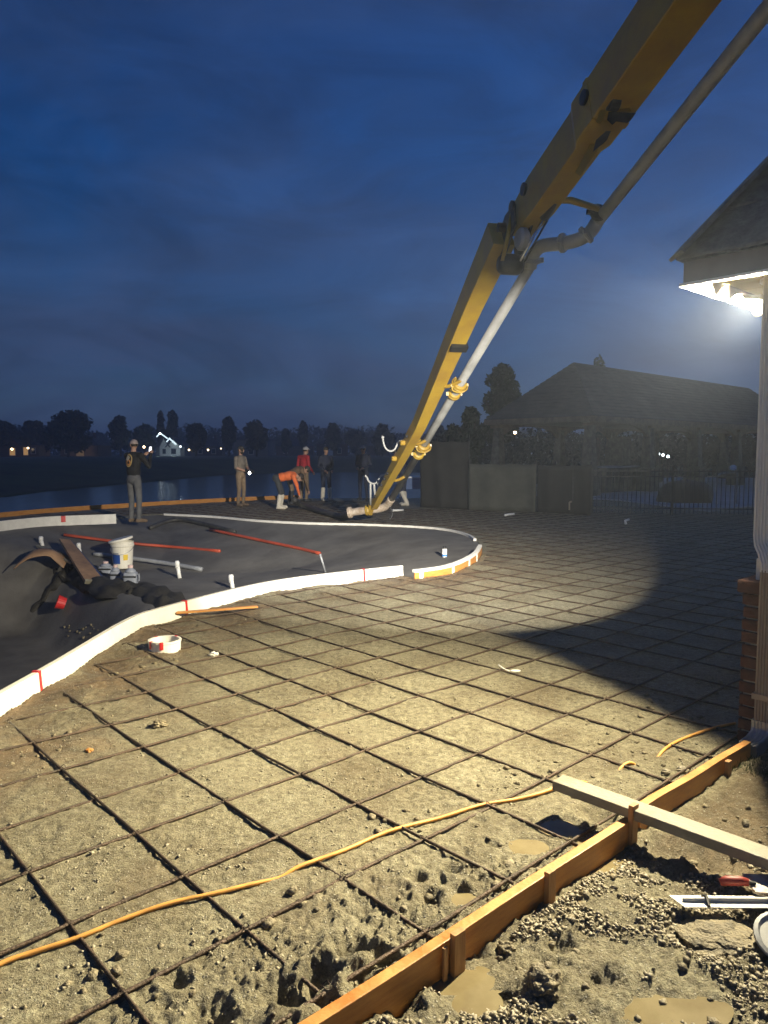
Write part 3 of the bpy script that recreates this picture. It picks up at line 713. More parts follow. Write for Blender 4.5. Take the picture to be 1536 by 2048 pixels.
# ================================================================== FORMWORK, PLANK, REBAR
def ground_z(x, y): return float(hfun(np.array([x]), np.array([y]))[0])
def warped_board(name, label, u0, u1, top, h, th, v0, nseg=24, sag=0.0):
    mb = MB(); V = []
    for i in range(nseg + 1):
        t = i / nseg; uu = u0 + (u1 - u0) * t
        w = 0.006 * math.sin(3.1 * t + 1) + 0.003 * math.sin(11 * t); zt = top + 0.004 * math.sin(4 * t + 2) + sag * t
        for (dv, dz) in ((0, -h), (th, -h), (th, 0), (0, 0)):
            q = XY(uu, v0 + w + dv); V.append((q[0], q[1], zt + dz))
    F = [(i * 4 + k, i * 4 + (k + 1) % 4, i * 4 + 4 + (k + 1) % 4, i * 4 + 4 + k) for i in range(nseg) for k in range(4)]
    F += [(3, 2, 1, 0), tuple(nseg * 4 + k for k in range(4))]
    mb.add(V, F); q = XY(u0, v0)
    return tag(mb.build(name, M_lumber, org=(q[0], q[1], top - h), bevel=0.003), label, 'form board')
fb1 = warped_board('form_board', 'orange pine form board edging the foreground mud, with stakes nailed on', -0.75, 1.63, 0.108, 0.145, 0.038, 0.0)
fb2 = warped_board('form_board', 'shaded pine form board running from the grey plank to the brick pier', 1.72, 2.86, 0.100, 0.135, 0.038, 0.012, sag=-0.01)
for o in (fb1, fb2): o['group'] = 'form boards along the house edge'
def stake(par, uu, v, top, w=0.045, th=0.022, lean=0.0):
    q = XY(uu, v); a = math.pi / 2 - HB
    mb = MB(); R = np.array(Matrix.Rotation(a, 3, 'Z') @ Matrix.Rotation(lean, 3, 'Y'))
    mb.box((q[0], q[1], top - 0.14), (w, th, 0.28), R=R)
    return mb.build('stake', M_stake, par, bevel=0.002)
stake(fb1, 0.53, -0.013, 0.128, 0.05); stake(fb1, 0.475, -0.010, 0.10, 0.016, 0.012); stake(fb1, 1.02, -0.013, 0.128, 0.042); stake(fb1, 1.60, -0.012, 0.175, 0.045, lean=0.03)
stake(fb1, -0.2, -0.013, 0.12, 0.05)
stake(fb2, 2.55, -0.004, 0.08, 0.04)
q0, q1 = XY(1.62, 0.36), XY(1.70, -1.6)
pl = MB().beam((q0[0], q0[1], 0.138), (q1[0], q1[1], 0.128), 0.094, 0.042)
pl = pl.build('screed_plank', M_plank, org=(q0[0], q0[1], 0.1), bevel=0.004); tag(pl, 'grey weathered plank laid across the form board', 'plank')

# rebar mat: each bar a part, following the sagging base
mat_root = thing('rebar_mat', 'grid of dark muddy steel reinforcing bars over the deck base', 'rebar', (0.16, 2.31, 0.0))
SP = 0.425
RO = np.array([0.16, 2.31])
def deck_ok(x, y):
    uu, vv = UV(x, y)
    sd = pool_sd(x, y)
    far = np.where(x > 0.5, y < 21.0 - 0.25 * np.maximum(0, x - 3), y < 24.5)
    right = (x < 0.62 * y + 1.2)
    pad = (x - 2.2) * Bv[0] + (y - 3.9) * Bv[1] < 999
    return (vv > 0.055) & (sd > 0.06) & far & right & (x > -9.0) & (y < 23.0 + 1.3 * (x + 5.4)) & (y > 1.0)
def bar(path, r, nside=6):
    MB_ = MB().tube(path, r, nside); ob = MB_.build('bar', M_rebar, mat_root, smooth=True); return ob
def bar_runs(o2, dirv, r, lift, bury, seed):
    t = np.arange(-14, 34, 0.10)
    x = o2[0] + dirv[0] * t; y = o2[1] + dirv[1] * t
    # bars are never quite straight
    nrm = np.array([-dirv[1], dirv[0]])
    w = 0.012 * perlin(t * 0.6 + seed * 3.7, t * 0 + seed, 61) + 0.006 * perlin(t * 2.1, t * 0 + seed, 62)
    x = x + nrm[0] * w; y = y + nrm[1] * w
    ok = deck_ok(x, y) & (np.hypot(x, y) < 27) & (np.abs(x) < 0.75 * np.maximum(y, 0.5) + 2.2)
    h = hfun(x, y, False)
    hs = h.copy()
    for _ in range(14): hs[1:-1] = (hs[:-2] + hs[1:-1] * 2 + hs[2:]) / 4
    z = hs + lift + bury * perlin(t * 0.7 + seed * 1.3, t * 0 + seed * 2.2, 63)
    i = 0
    while i < len(t):
        if not ok[i]: i += 1; continue
        j = i
        while j + 1 < len(t) and ok[j + 1]: j += 1
        if j - i >= 3:
            st = 2 if t[i] < 9 else 4; ii = np.unique(np.append(np.arange(i, j + 1, st), j)); bar(np.column_stack([x[ii], y[ii], z[ii]]), r)
        i = j + 1
for k in range(-7, 44):
    bar_runs(RO + Bv * SP * k + Av * 0.0, Av, 0.0070, 0.0070, 0.005, k * 1.17 + 3)
for k in range(0, 46):
    bar_runs(RO + Av * (SP * k + 0.03), Bv, 0.0072, 0.0068 if k else 0.012, 0.008 if k else 0.006, k * 1.31 + 90)
# wire ties at the nearest crossings
ties = MB()
for a in range(-3, 7):
    for b in range(0, 8):
        q = RO + Bv * SP * a + Av * (SP * b + 0.03)
        if not bool(deck_ok(np.array([q[0]]), np.array([q[1]]))[0]) or q[1] > 6.5: continue
        zz = float(hfun(np.array([q[0]]), np.array([q[1]]), False)[0]) + 0.016
        c = np.array([q[0], q[1], zz]); an = random.uniform(0, 3)
        ties.tube([c + np.array([math.cos(an + t) * 0.014, math.sin(an + t) * 0.014, 0.008 * math.sin(2 * t)]) for t in np.linspace(0, 6.5, 9)], 0.0016, 4)
tag(ties.build('wire_ties', M_rebar, mat_root), kind='stuff')

# extension cord
cpx = [(-90, 1975, 1), (0, 1925, 1), (80, 1897, 1), (160, 1872, 1), (250, 1838, 1), (340, 1810, 1), (430, 1788, 1), (500, 1768, 1), (560, 1750, -1), (600, 1735, 1), (690, 1702, 1), (750, 1672, 1), (800, 1655, 1), (880, 1632, 1),
       (960, 1610, 1), (1030, 1597, 1), (1080, 1586, 1), (1130, 1568, 1), (1162, 1561, 1), (1185, 1552, -3), (1225, 1540, -3), (1248, 1528, 1), (1262, 1524, 1), (1280, 1520, -3), (1310, 1508, -2), (1326, 1499, 1), (1345, 1487, 1), (1380, 1472, 1), (1430, 1456, 1), (1470, 1448, 1)]
cp = []
for a, b, f in cpx:
    g = G(a, b, 0.012); cp.append([g[0], g[1], max(ground_z(g[0], g[1]), -0.012) + (0.009 if f > 0 else 0.006 * f)])
cp = catmull(cp, 6)
gz = hfun(cp[:, 0], cp[:, 1])
cc = MB().tube(cp, 0.0082, 8); o = cc.build('extension_cord', M_cord, org=cp[10], smooth=True)
tag(o, 'orange extension cord lying across the rebar and half buried near the plank', 'cord')

# ================================================================== POOL COPING FORMS
def ribbon(path, h, w, z0, zfun=None, lean=0.0):
    P = np.array(path, float); mb = MB(); V = []
    for i in range(len(P)):
        d = P[min(i + 1, len(P) - 1)] - P[max(i - 1, 0)]; d /= np.linalg.norm(d)
        nr = np.array([-d[1], d[0]])               # left of travel
        for (a, b) in ((0, 0), (w, 0), (w + lean, h), (lean, h)):
            V.append((P[i][0] + nr[0] * a, P[i][1] + nr[1] * a, z0 + b))
    n = len(P)
    F = [(i * 4 + k, i * 4 + (k + 1) % 4, i * 4 + 4 + (k + 1) % 4, i * 4 + 4 + k) for i in range(n - 1) for k in range(4)]
    F += [(3, 2, 1, 0), tuple((n - 1) * 4 + k for k in range(4))]
    return mb.add(V, F)
def along(P, s):
    L = np.concatenate([[0], np.cumsum(np.linalg.norm(np.diff(P, axis=0), axis=1))])
    return np.array([np.interp(s, L, P[:, 0]), np.interp(s, L, P[:, 1])])
def subpath(P, s0, s1, n=6): return np.array([along(P, s) for s in np.linspace(s0, s1, n)])
def nearest_s(P, q):
    L = np.concatenate([[0], np.cumsum(np.linalg.norm(np.diff(P, axis=0), axis=1))])
    return L[np.argmin(np.linalg.norm(P - q, axis=1))]
ext = np.vstack([catmull([left_xy[-2], left_xy[-1], near_xy[0], near_xy[1]], 6)[6:12], near_c])
f1 = ribbon(ext, 0.16, 0.045, -0.015, lean=0.012).build('coping_form', M_form, org=(*near_xy[4], 0), bevel=0.004)
tag(f1, 'long white foam coping form curving along the near pool edge', 'coping form', 'white coping forms round the pool')
for q, sk in ((G(78, 1392)[:2], 0), (G(372, 1232)[:2], 0), (G(725, 1163)[:2], 0)):
    s = nearest_s(ext, q); o = ribbon(subpath(ext, s - 0.014, s + 0.014, 3) , 0.165, 0.05, -0.012, lean=0.012)
    for V in o.v: pass
    dd = along(ext, s + .01) - along(ext, s - .01); dd /= np.linalg.norm(dd); nr = np.array([-dd[1], dd[0]])
    o.v = [V - np.array([nr[0] * 0.003, nr[1] * 0.003, 0]) for V in o.v]
    o.build('red_tape', M_red, f1)
rc = right_c
f2 = ribbon(rc, 0.10, 0.02, -0.01).build('edge_form', M_lumber, org=(*right_xy[0], 0)); tag(f2, 'curved brown bender board form at the rounded pool end', 'edge form')
fw = ribbon(rc + np.array([0, 0.0]), 0.035, 0.06, 0.093).build('white_top_strip', M_form, f2)
for s in (0.1, 0.75, 1.45, 2.0):
    o = ribbon(subpath(rc, s - 0.03, s + 0.03, 3) + np.array([0.004, -0.006]), 0.118, 0.02, -0.012).build('white_strap', M_form, f2)
lowrim = np.vstack([rc[-2:], far_c[:20]])
f3 = ribbon(far_c[3:], 0.05, 0.05, -0.02).build('coping_form', M_form, org=(*far_xy[3], 0)); tag(f3, 'thin white coping strip along the far pool edge by the hose', 'coping form', 'white coping forms round the pool')
lpath = catmull([(-5.95, 17.05), (-6.5, 16.8), (-7.4, 16.3), (-8.0, 15.0), (-8.5, 12.5)], 8)
f4 = ribbon(lpath[4:], 0.22, 0.045, -0.03).build('coping_form', M_form, org=(-7.4, 16.3, 0)); tag(f4, 'thick white coping form beside the man in the black jacket', 'coping form', 'white coping forms round the pool')
g = along(lpath, nearest_s(lpath, G(132, 1050)[:2])); s = nearest_s(lpath, g)
o = ribbon(subpath(lpath, s - 0.05, s + 0.05, 3), 0.14, 0.055, 0.05)
dd = along(lpath, s + .02) - along(lpath, s - .02); dd /= np.linalg.norm(dd); nr = np.array([-dd[1], dd[0]])
o.v = [V - np.array([nr[0] * -0.006, nr[1] * -0.006, 0]) for V in o.v]; o.build('red_tape', M_red, f4)
# long far form board along the lake side of the deck
fo = catmull([G(*p)[:2] for p in [(-140, 1052), (0, 1035), (120, 1024), (220, 1017), (300, 1012), (400, 1006), (520, 1000), (600, 997)]], 6)
o = ribbon(fo, 0.14, 0.04, -0.02).build('form_board', M_lumber, org=(*fo[12], 0), bevel=0.0); tag(o, 'long orange form board curving along the lake side of the deck', 'form board')

# ================================================================== SMALL THINGS ON THE DECK
g = G(330, 1302); gz_ = ground_z(g[0], g[1])
sk = thing('skimmer_collar', 'round white plastic skimmer collar with red tape sunk in the dirt', 'collar', (g[0], g[1], gz_))
c = (g[0], g[1], gz_ - 0.02)
prof = [(0.125, 0), (0.125, 0.085), (0.131, 0.09), (0.131, 0.105), (0.112, 0.105), (0.112, 0.02), (0.0, 0.02)]
MB().lathe(prof, c, 28).build('collar_wall', M_form, sk, smooth=False)
for a in (0.9, 2.35, 3.9, 4.7):
    a0 = np.linspace(a, a + 0.22, 4)
    mb = MB()
    for t0, t1 in zip(a0[:-1], a0[1:]):
        P = [np.array([c[0] + r * math.cos(t), c[1] + r * math.sin(t), c[2] + z]) for t in (t0, t1) for r, z in ((0.109, 0.107), (0.134, 0.107), (0.134, 0.05))]
        mb.add(P, [(0, 1, 4, 3), (1, 2, 5, 4)])
    mb.build('red_tape', M_red, sk)
a, b = G(352, 1226, 0.06), G(515, 1214, 0.05)
o = MB().beam((a[0], a[1], 0.062), (b[0], b[1], 0.055), 0.05, 0.018).build('wood_lath', M_lumber, org=(a[0], a[1], 0.05), bevel=0.002); tag(o, 'thin pine lath lying along the white near coping', 'lath')
# white plastic spoon
g = G(1022, 1348); zz = ground_z(g[0], g[1]) + 0.022
sp = MB(); hnd = [np.array([g[0] - 0.085, g[1] + 0.05, zz + 0.03]), np.array([g[0] - 0.05, g[1] + 0.01, zz + 0.012]), np.array([g[0] - 0.01, g[1] - 0.01, zz])]
for p0, p1 in zip(hnd[:-1], hnd[1:]): sp.beam(p0, p1, 0.011, 0.004)
sp.ball((g[0] + 0.03, g[1] - 0.005, zz + 0.002), (0.04, 0.022, 0.008), 14, 6)
o = sp.build('plastic_spoon', M_white, org=(g[0], g[1], zz), smooth=True); tag(o, 'white plastic spoon dropped on the rebar', 'spoon')
def pvc_piece(px, py, pts, r, label):
    g = G(px, py); zz = ground_z(g[0], g[1]) + r
    P = [np.array([g[0], g[1], zz]) + np.array(q) for q in pts]
    mb = MB().tube(P, r, 10); mb.tube([P[0] - (P[1] - P[0]) * 0.02, P[0] + (P[1] - P[0]) * 0.25], r * 1.2, 10)
    return tag(mb.build('pipe_offcut', M_white, org=(g[0], g[1], zz - r), smooth=True), label, 'pipe', 'white pipe offcuts on the deck')
pvc_piece(1018, 1032, [(-.12, -.12, 0), (-.02, 0, 0.01), (.14, .05, 0.02)], 0.028, 'bent white pipe offcut lying before the olive screen')
pvc_piece(1250, 1049, [(0, -.05, 0), (0, 0, .06), (.10, .04, .085)], 0.026, 'white pipe elbow standing on the dark side of the deck')
pvc_piece(795, 1023, [(-.13, -.05, 0), (.0, 0, 0), (.16, .05, 0)], 0.03, 'short white pipe offcut beside the white boot')
# rocks and clods one can pick out
def rock(name, px, py, s, label, m, seed, cat='rock'):
    g = G(px, py); zz = ground_z(g[0], g[1])
    bm = bmesh.new(); bmesh.ops.create_icosphere(bm, subdivisions=4, radius=1)
    for v_ in bm.verts:
        p_ = np.array(v_.co); a = perlin(np.array([p_[0] * 1.6 + seed]), np.array([p_[1] * 1.6 + p_[2] * 2]), seed)[0]; b = perlin(np.array([p_[0] * 5 + seed]), np.array([p_[1] * 5 + p_[2] * 6]), seed + 1)[0]
        v_.co = Vector(p_ * (1 + 0.5 * a + 0.14 * b) * np.array(s))
    me = bpy.data.meshes.new(name); bm.to_mesh(me); bm.free(); me.materials.append(m)
    o = new_obj(name, me, None, (g[0], g[1], zz + s[2] * 0.35)); return tag(o, label, cat)
rock('rock', 1085, 1995, (.055, .055, .045), 'mud covered rock in the gravel near the bottom edge', M_clod, 3)
rock('rock', 1010, 1900, (.03, .028, .022), 'small dark stone beside the form board stakes', M_clod, 8)
rock('rock', 1332, 1545, (.022, .02, .014), 'pale pebble at the foot of the shaded form board', M_stone, 12)
rock('rock', 1365, 1540, (.03, .024, .018), 'rounded stone next to the pale pebble by the shaded board', M_stone, 15)
rock('mud_lump', 318, 1452, (.045, .035, .028), 'ochre lump of mud beside a rebar crossing', M_clod, 21, 'mud lump')
rock('mud_lump', 428, 1312, (.035, .03, .024), 'pale chip of plaster near the skimmer collar', M_form, 25, 'chip')
rock('mud_lump', 178, 1505, (.02, .018, .014), 'yellow pebble on the mud by the leftmost rebar', M_lumber, 28, 'pebble')
rock('mud_mound', 1440, 1880, (.13, .10, .028), 'brown mound of mud below the white trowel', M_clod, 33, 'mud mound')

# tools on the gravel
g0, g1 = G(1345, 1806, .06), G(1640, 1808, .06); d = (g1 - g0) / np.linalg.norm(g1 - g0)
zt = 0.062; nrm = np.array([-d[1], d[0], 0])
tr = thing('finishing_trowel', 'long cream finishing trowel with centre rib lying on the gravel', 'trowel', (g0[0], g0[1], zt))
bl_ = MB(); Lb = np.linalg.norm(g1 - g0)
def tp(s, w, z=0.0): return g0 * [1, 1, 0] + d * s + nrm * w + np.array([0, 0, zt + z])
poly = [tp(0, .035), tp(.03, -.032), tp(Lb, -.032), tp(Lb, .035)]
bl_.add(poly + [q + np.array([0, 0, .004]) for q in poly], [(3, 2, 1, 0), (4, 5, 6, 7), (0, 1, 5, 4), (1, 2, 6, 5), (2, 3, 7, 6), (3, 0, 4, 7)])
bl_.build('blade', M_bucket, tr)
MB().tube([tp(.035, .002, .009), tp(.12, .002, .012), tp(Lb - .04, .002, .012)], [.005, .007, .007], 8).build('rib', M_form, tr, smooth=True)
MB().tube([tp(.115, .03, .006), tp(.115, .002, .02), tp(.112, -.03, .006)], .006, 6).build('bracket', M_dark, tr)
g0 = G(1440, 1768, .08); g1 = G(1640, 1772, .09)
ft = thing('hand_float', 'hand float with red grip and mud speckled pale blade beside the long trowel', 'hand float', (g0[0], g0[1], 0.07))
d = (g1 - g0); d[2] = 0; d /= np.linalg.norm(d); nrm = np.array([-d[1], d[0], 0])
def fp(s, w, z): return g0 * [1, 1, 0] + d * s + nrm * w + np.array([0, 0, 0.075 + z])
MB().tube([fp(0, 0, .012), fp(.02, 0, .018), fp(.07, 0, .02), fp(.095, 0, .016)], [.012, .017, .016, .013], 10).build('grip', mat('red_grip', (0.30, 0.035, 0.025), 0.5, var=0.3, scale=20), ft, smooth=True)
MB().tube([fp(.09, 0, .016), fp(.12, 0, .014)], .007, 8).build('shank', M_dark, ft)
M_speck = mat('mud_speckled_blade', (0.62, 0.55, 0.47), 0.5, color2=(0.30, 0.16, 0.12), scale=22, bump=0.2, bscale=60)
poly = [fp(.10, .065, .004), fp(.105, -.04, .0), fp(.34, -.05, .0), fp(.34, .075, .004)]
MB().add(poly + [q + np.array([0, 0, .006]) for q in poly], [(3, 2, 1, 0), (4, 5, 6, 7), (0, 1, 5, 4), (1, 2, 6, 5), (2, 3, 7, 6), (3, 0, 4, 7)]).build('blade', M_speck, ft)
g = G(1575, 1882, .05)
ld_ = MB().lathe([(0.095, 0), (0.1, 0.006), (0.1, 0.018), (0.088, 0.022), (0.08, 0.012), (0.0, 0.012)], (g[0], g[1], .045), 28, axis=(-0.05, -0.30, 0.95)).build('plastic_disc', M_greypipe, org=(g[0], g[1], .04)); tag(ld_, 'round grey plastic disc on the mud at the lower corner', 'disc')
# short grass by the downspout (uncountable)
n = 700; gq = [HL(-0.20 - 0.26 * random.random(), -0.35 + 0.38 * random.random() - 0.1) for _ in range(n)]
V, F = [], []
for i, q in enumerate(gq):
    zz = -0.0; a = random.random() * 6.28; hh = random.uniform(.015, .04); w = .0018
    q = np.array([q[0], q[1], 0]); q[2] = 0.0
    V += [q + [math.cos(a) * w, math.sin(a) * w, 0], q - [math.cos(a) * w, math.sin(a) * w, 0], q + [random.uniform(-.015, .015), random.uniform(-.015, .015), hh]]
V = np.array(V); hz = hfun(V[::3, 0], V[::3, 1]); V[:, 2] += np.repeat(hz, 3)
o = new_obj('grass', raw_mesh('grass', V, np.arange(len(V)).reshape(-1, 3), M_grass)); tag(o, 'short green grass below the downspout outlet', 'grass', kind='stuff')

# ================================================================== THINGS IN THE POOL
def PZ(px, py, it=14):
    z = -0.4
    for _ in range(it):
        g = G(px, py, z); z = 0.5 * z + 0.5 * float(pool_z(np.array([g[0]]), np.array([g[1]]))[0])
    return G(px, py, z)
def stub(px0, py0, hpx, label, dark=False):
    b = PZ(px0, py0); dist = b[1]; h = hpx / FPX * dist; lean = random.uniform(-.03, .03)
    top = b + np.array([lean - 0.03, 0.02, h]); r = 0.036
    mb = MB().tube([b - [0, 0, .05], top], r, 12); mb.lathe([(r * 1.25, -0.09), (r * 1.25, 0.02), (r * 0.9, 0.045)], top, 12)
    return tag(mb.build('pipe_stub', M_white, org=b, smooth=True), label, 'pipe stub', 'white pipe stubs standing in the pool')
stub(86, 1091, 14, 'short capped white pipe stub at the far wall of the pool, farthest from the bucket')
stub(162, 1113, 23, 'capped white pipe stub between the leaning boards and the tall bucket')
stub(360, 1156, 30, 'capped white pipe stub in front of the end of the grey pipe')
stub(466, 1176, 22, 'capped white pipe stub closest to the near coping')
b = PZ(651, 1145); t = D(640, 1108, np.linalg.norm(b[:2]) * 0.995)
o = MB().tube([b, t], 0.018, 8).build('marker_stick', M_greypipe, org=b, smooth=True); tag(o, 'thin grey stick standing at the end of the red pipe', 'stick')
# bucket
b = PZ(246, 1135); sc = 60 / FPX * b[1] / 0.42
bk = thing('bucket', 'tall cream plastic bucket with askew lid and blue label', 'bucket', b)
k = sc
MB().lathe([(.125 * k, 0), (.13 * k, .02 * k), (.148 * k, .30 * k), (.160 * k, .31 * k), (.160 * k, .335 * k), (.152 * k, .34 * k), (.156 * k, .375 * k), (.15 * k, .375 * k), (.148 * k, .33 * k)], b, 28).build('pail', M_bucket, bk, smooth=False)
MB().lathe([(.0, .0), (.168 * k, 0.0), (.172 * k, .012 * k), (.168 * k, .03 * k), (.15 * k, .034 * k), (.0, .034 * k)], b + np.array([-.02 * k, 0, .382 * k]), 28, axis=(-.22, -.05, .97)).build('lid', M_bucket, bk)
def wrap(par, c, a0, a1, z0, z1, r0, r1, name, m, n=8):
    V = []
    for i in range(n + 1):
        a = a0 + (a1 - a0) * i / n
        V += [(c[0] + r0 * math.cos(a), c[1] + r0 * math.sin(a), c[2] + z0), (c[0] + r1 * math.cos(a), c[1] + r1 * math.sin(a), c[2] + z1)]
    return MB().add(V, [(2 * i, 2 * i + 2, 2 * i + 3, 2 * i + 1) for i in range(n)]).build(name, m, par)
wrap(bk, b, R_(225), R_(275), .07 * k, .20 * k, .138 * k, .144 * k, 'blue_label', M_blue)
wrap(bk, b, R_(232), R_(268), .20 * k, .225 * k, .1445 * k, .1455 * k, 'blue_band', M_jug)
wrap(bk, b, R_(293), R_(318), .12 * k, .20 * k, .141 * k, .1445 * k, 'yellow_label', M_yel)
MB().tube([b + np.array([.158 * k * math.cos(a), .158 * k * math.sin(a), (.30 - .16 * math.sin((a - R_(180)) )*-1 * .0 - .10 * math.sin(a - R_(180))) * k]) for a in np.linspace(R_(180), R_(360), 14)], .004 * k, 6).build('handle', M_metal, bk)
# jugs clustered before the bucket
for i, (px, py, w, h, lab) in enumerate([(232, 1166, .24, .40, 'grey jug with pale cap at the front of the bucket, nearest the leaning boards'), (262, 1172, .30, .46, 'largest grey jug with pale caps standing before the bucket'), (212, 1150, .30, .30, 'low grey jug with looped handle beside the leaning boards')]):
    q = PZ(px, py); s_ = q[1] / 13.5
    j = thing('jug', lab, 'jug', q, 'grey jugs by the bucket')
    w *= s_; h *= s_ * 0.8
    MB().box(q + np.array([0, 0, h * .36]), (w * .8, w * .6, h * .72)).build('jug_body', M_jug, j, bevel=0.045 * s_, smooth=True)
    MB().lathe([(w * .34, 0), (w * .30, h * .1), (w * .14, h * .2), (w * .13, h * .26)], q + np.array([0, 0, h * .70]), 14).build('neck', M_jug, j, smooth=True)
    MB().lathe([(w * .16, 0), (w * .16, h * .12), (w * .12, h * .15)], q + np.array([0, 0, h * .92]), 12).build('cap', M_pinkcap, j)
    MB().tube([q + np.array([w * .3, -.02, h * .55]), q + np.array([w * .55, -.03, h * .62]), q + np.array([w * .55, -.03, h * .3]), q + np.array([w * .34, -.02, h * .22])], .014 * s_, 6).build('handle', M_jug, j, smooth=True)
    MB().box(q + np.array([0, -w * .305, h * .5]), (w * .82, .006, .03 * s_)).build('strap', M_black, j)
def lying(name, label, cat, pxs, r, m, n=10, lift=0.0, seg=None):
    P = [PZ(a, b) + np.array([0, 0, r + lift + dz]) for a, b, dz in pxs]
    o = MB().tube(catmull(P, 4), r, n).build(name, m, org=P[0], smooth=True); return tag(o, label, cat)
lying('drain_pipe', 'long grey pipe lying across the pool behind the bucket', 'pipe', [(188, 1112, 0), (250, 1121, 0.02), (330, 1133, 0.03), (404, 1143, 0)], 0.042, M_greypipe)
lying('red_pipe', 'red pipe lying behind the bucket across the pool floor', 'pipe', [(128, 1077, .05), (250, 1090, .02), (350, 1097, .0), (440, 1105, .0)], 0.032, M_redpipe)
lying('red_pipe', 'red pipe ending at the thin grey stick', 'pipe', [(420, 1066, .05), (520, 1085, .02), (590, 1098, .0), (640, 1110, .0)], 0.032, M_redpipe)
lying('dark_pipe', 'dark pipe lying on the far pool slope below the coping', 'pipe', [(300, 1060, .0), (350, 1045, .02), (400, 1052, .02), (470, 1068, 0)], 0.05, M_hose)
# draped fabric along the drop to the deep end
rows = []
E2 = [(25, 1133, .0), (60, 1126, .04), (110, 1130, .06), (150, 1143, .05), (190, 1160, .02), (230, 1180, .02), (290, 1184, .04), (330, 1207, .02), (352, 1222, .0)]
cl = catmull([PZ(a, b)[:2].tolist() + [z] for a, b, z in E2], 16)
nn = len(cl); mbv = []
for i, c in enumerate(cl):
    t = i / nn; dd = cl[min(i + 1, nn - 1)] - cl[max(i - 1, 0)]; dd[2] = 0; dd /= np.linalg.norm(dd); nr = np.array([dd[1], -dd[0], 0])
    for jx, (w, hz) in enumerate(((-.30, .0), (-.18, .04), (-.07, .06), (.05, .05), (.14, .01), (.24, -.06), (.32, -.16))):
        x, y = (c + nr * w)[:2]; base = float(shelf_z(np.array([x]), np.array([y]))[0][0]) if w < .1 else float(shelf_z(np.array([c[0]]), np.array([c[1]]))[0][0])
        fold = 0.035 * math.sin(54 * t + 1.4 * jx) + 0.03 * math.sin(23 * t + 2 * jx) + 0.025 * math.sin(91 * t - 1.1 * jx)
        mbv.append((x, y, base + hz * 0.8 + c[2] * 0.8 + fold + .02))
mb = MB(); mb.add(mbv, [(i * 7 + k, i * 7 + k + 1, i * 7 + 8 + k, i * 7 + 7 + k) for i in range(nn - 1) for k in range(6)])
o = mb.build('ground_sheet', M_fabric, org=(*cl[nn // 2][:2], -0.7), smooth=True); sm = o.modifiers.new('thick', 'SOLIDIFY'); sm.thickness = 0.02
tag(o, 'crumpled dark sheet draped along the edge of the deep end', 'sheet')
# bent tan liner strip and leaning boards
P = [PZ(a, b) + np.array([0, 0, z]) for a, b, z in ((38, 1132, .02), (70, 1123, .16), (105, 1127, .2), (135, 1140, .12))]
Pc = catmull(P, 5); V = []
for i, q in enumerate(Pc):
    dd = Pc[min(i + 1, len(Pc) - 1)] - Pc[max(i - 1, 0)]; dd[2] = 0; dd /= np.linalg.norm(dd); nr = np.array([-dd[1], dd[0], 0])
    V += [q + nr * .28 + [0, 0, .04], q + [0, 0, .06], q - nr * .25 - [0, 0, .04]]
o = MB().add(V, [(i * 3 + k, i * 3 + k + 1, i * 3 + 4 + k, i * 3 + 3 + k) for i in range(len(Pc) - 1) for k in range(2)]).build('liner_strip', M_tan, org=P[0], smooth=True)
o.modifiers.new('thick', 'SOLIDIFY').thickness = 0.015; tag(o, 'curled tan liner strip at the left end of the dark sheet', 'strip')
a, b = PZ(130, 1110) + np.array([0, 0, .30]), PZ(190, 1170) + np.array([0, 0, .06])
dd = (b - a) / np.linalg.norm(b - a); sd_ = np.array([dd[1], -dd[0], 0]); sd_ /= np.linalg.norm(sd_)
bd = thing('channel_board', 'wide wooden channel with blue inside leaning on the pool drop', 'board', a)
upv = np.array([0.45, -0.35, 0.8])
MB().beam(a, b, .20, .05, .36, .05, up=upv).build('wood_side', M_tan, bd)
sL, dL, tL = frame(b - a, upv)
MB().beam(a - sL * .11 - tL * .12, b - sL * .19 - tL * .14, .04, .26, .04, .34, up=upv).build('blue_side', M_navy, bd)
MB().beam(b - sL * .18 + dL * .02, b + sL * .18 + dL * .02, .05, .07, up=upv).build('end_strip', M_plank, bd)
a, b = PZ(75, 1100) + np.array([0, 0, .08]), PZ(145, 1150) + np.array([0, 0, .22])
o = MB().beam(a, b, .05, .04).build('metal_batten', M_plank, org=a); tag(o, 'pale straight batten lying beside the blue lined channel', 'batten')
g = PZ(131, 1222); s_ = g[1] / 9
o = MB().lathe([(.0, 0), (.07 * s_, 0), (.085 * s_, .09 * s_), (.088 * s_, .1 * s_), (.08 * s_, .1 * s_), (.06 * s_, .02 * s_)], g + np.array([0, 0, .09 * s_]), 18, axis=(-.8, -.35, .35)).build('plastic_cup', M_red, org=g, smooth=False); tag(o, 'red plastic cup lying in the dark deep end', 'cup')
g = PZ(889, 1114); s_ = g[1] / FPX
can = thing('spray_can', 'pale aerosol can standing on the shallow pool floor', 'can', g)
MB().lathe([(4.6 * s_, 0), (5 * s_, 1 * s_), (5 * s_, 15 * s_), (4.2 * s_, 17 * s_)], g, 16).build('can_body', M_white, can, smooth=False)
MB().lathe([(3.6 * s_, 0), (3.6 * s_, 4 * s_), (2.6 * s_, 5 * s_)], g + np.array([0, 0, 17 * s_]), 14).build('cap', M_black, can)
MB().lathe([(5.1 * s_, 0), (5.1 * s_, 4 * s_)], g + np.array([0, 0, 1.5 * s_]), 16).build('blue_band', mat('can_blue', (.05, .2, .55), .4), can)
n = 22; q = np.array([PZ(120 + 110 * random.random(), 1250 + 26 * random.random()) for _ in range(n)])
o = scatter('mud_clods', q, 0.012 + 0.022 * rng.random(n), M_clod); tag(o, 'ochre rubble on the floor of the deep end', 'rubble', kind='stuff')

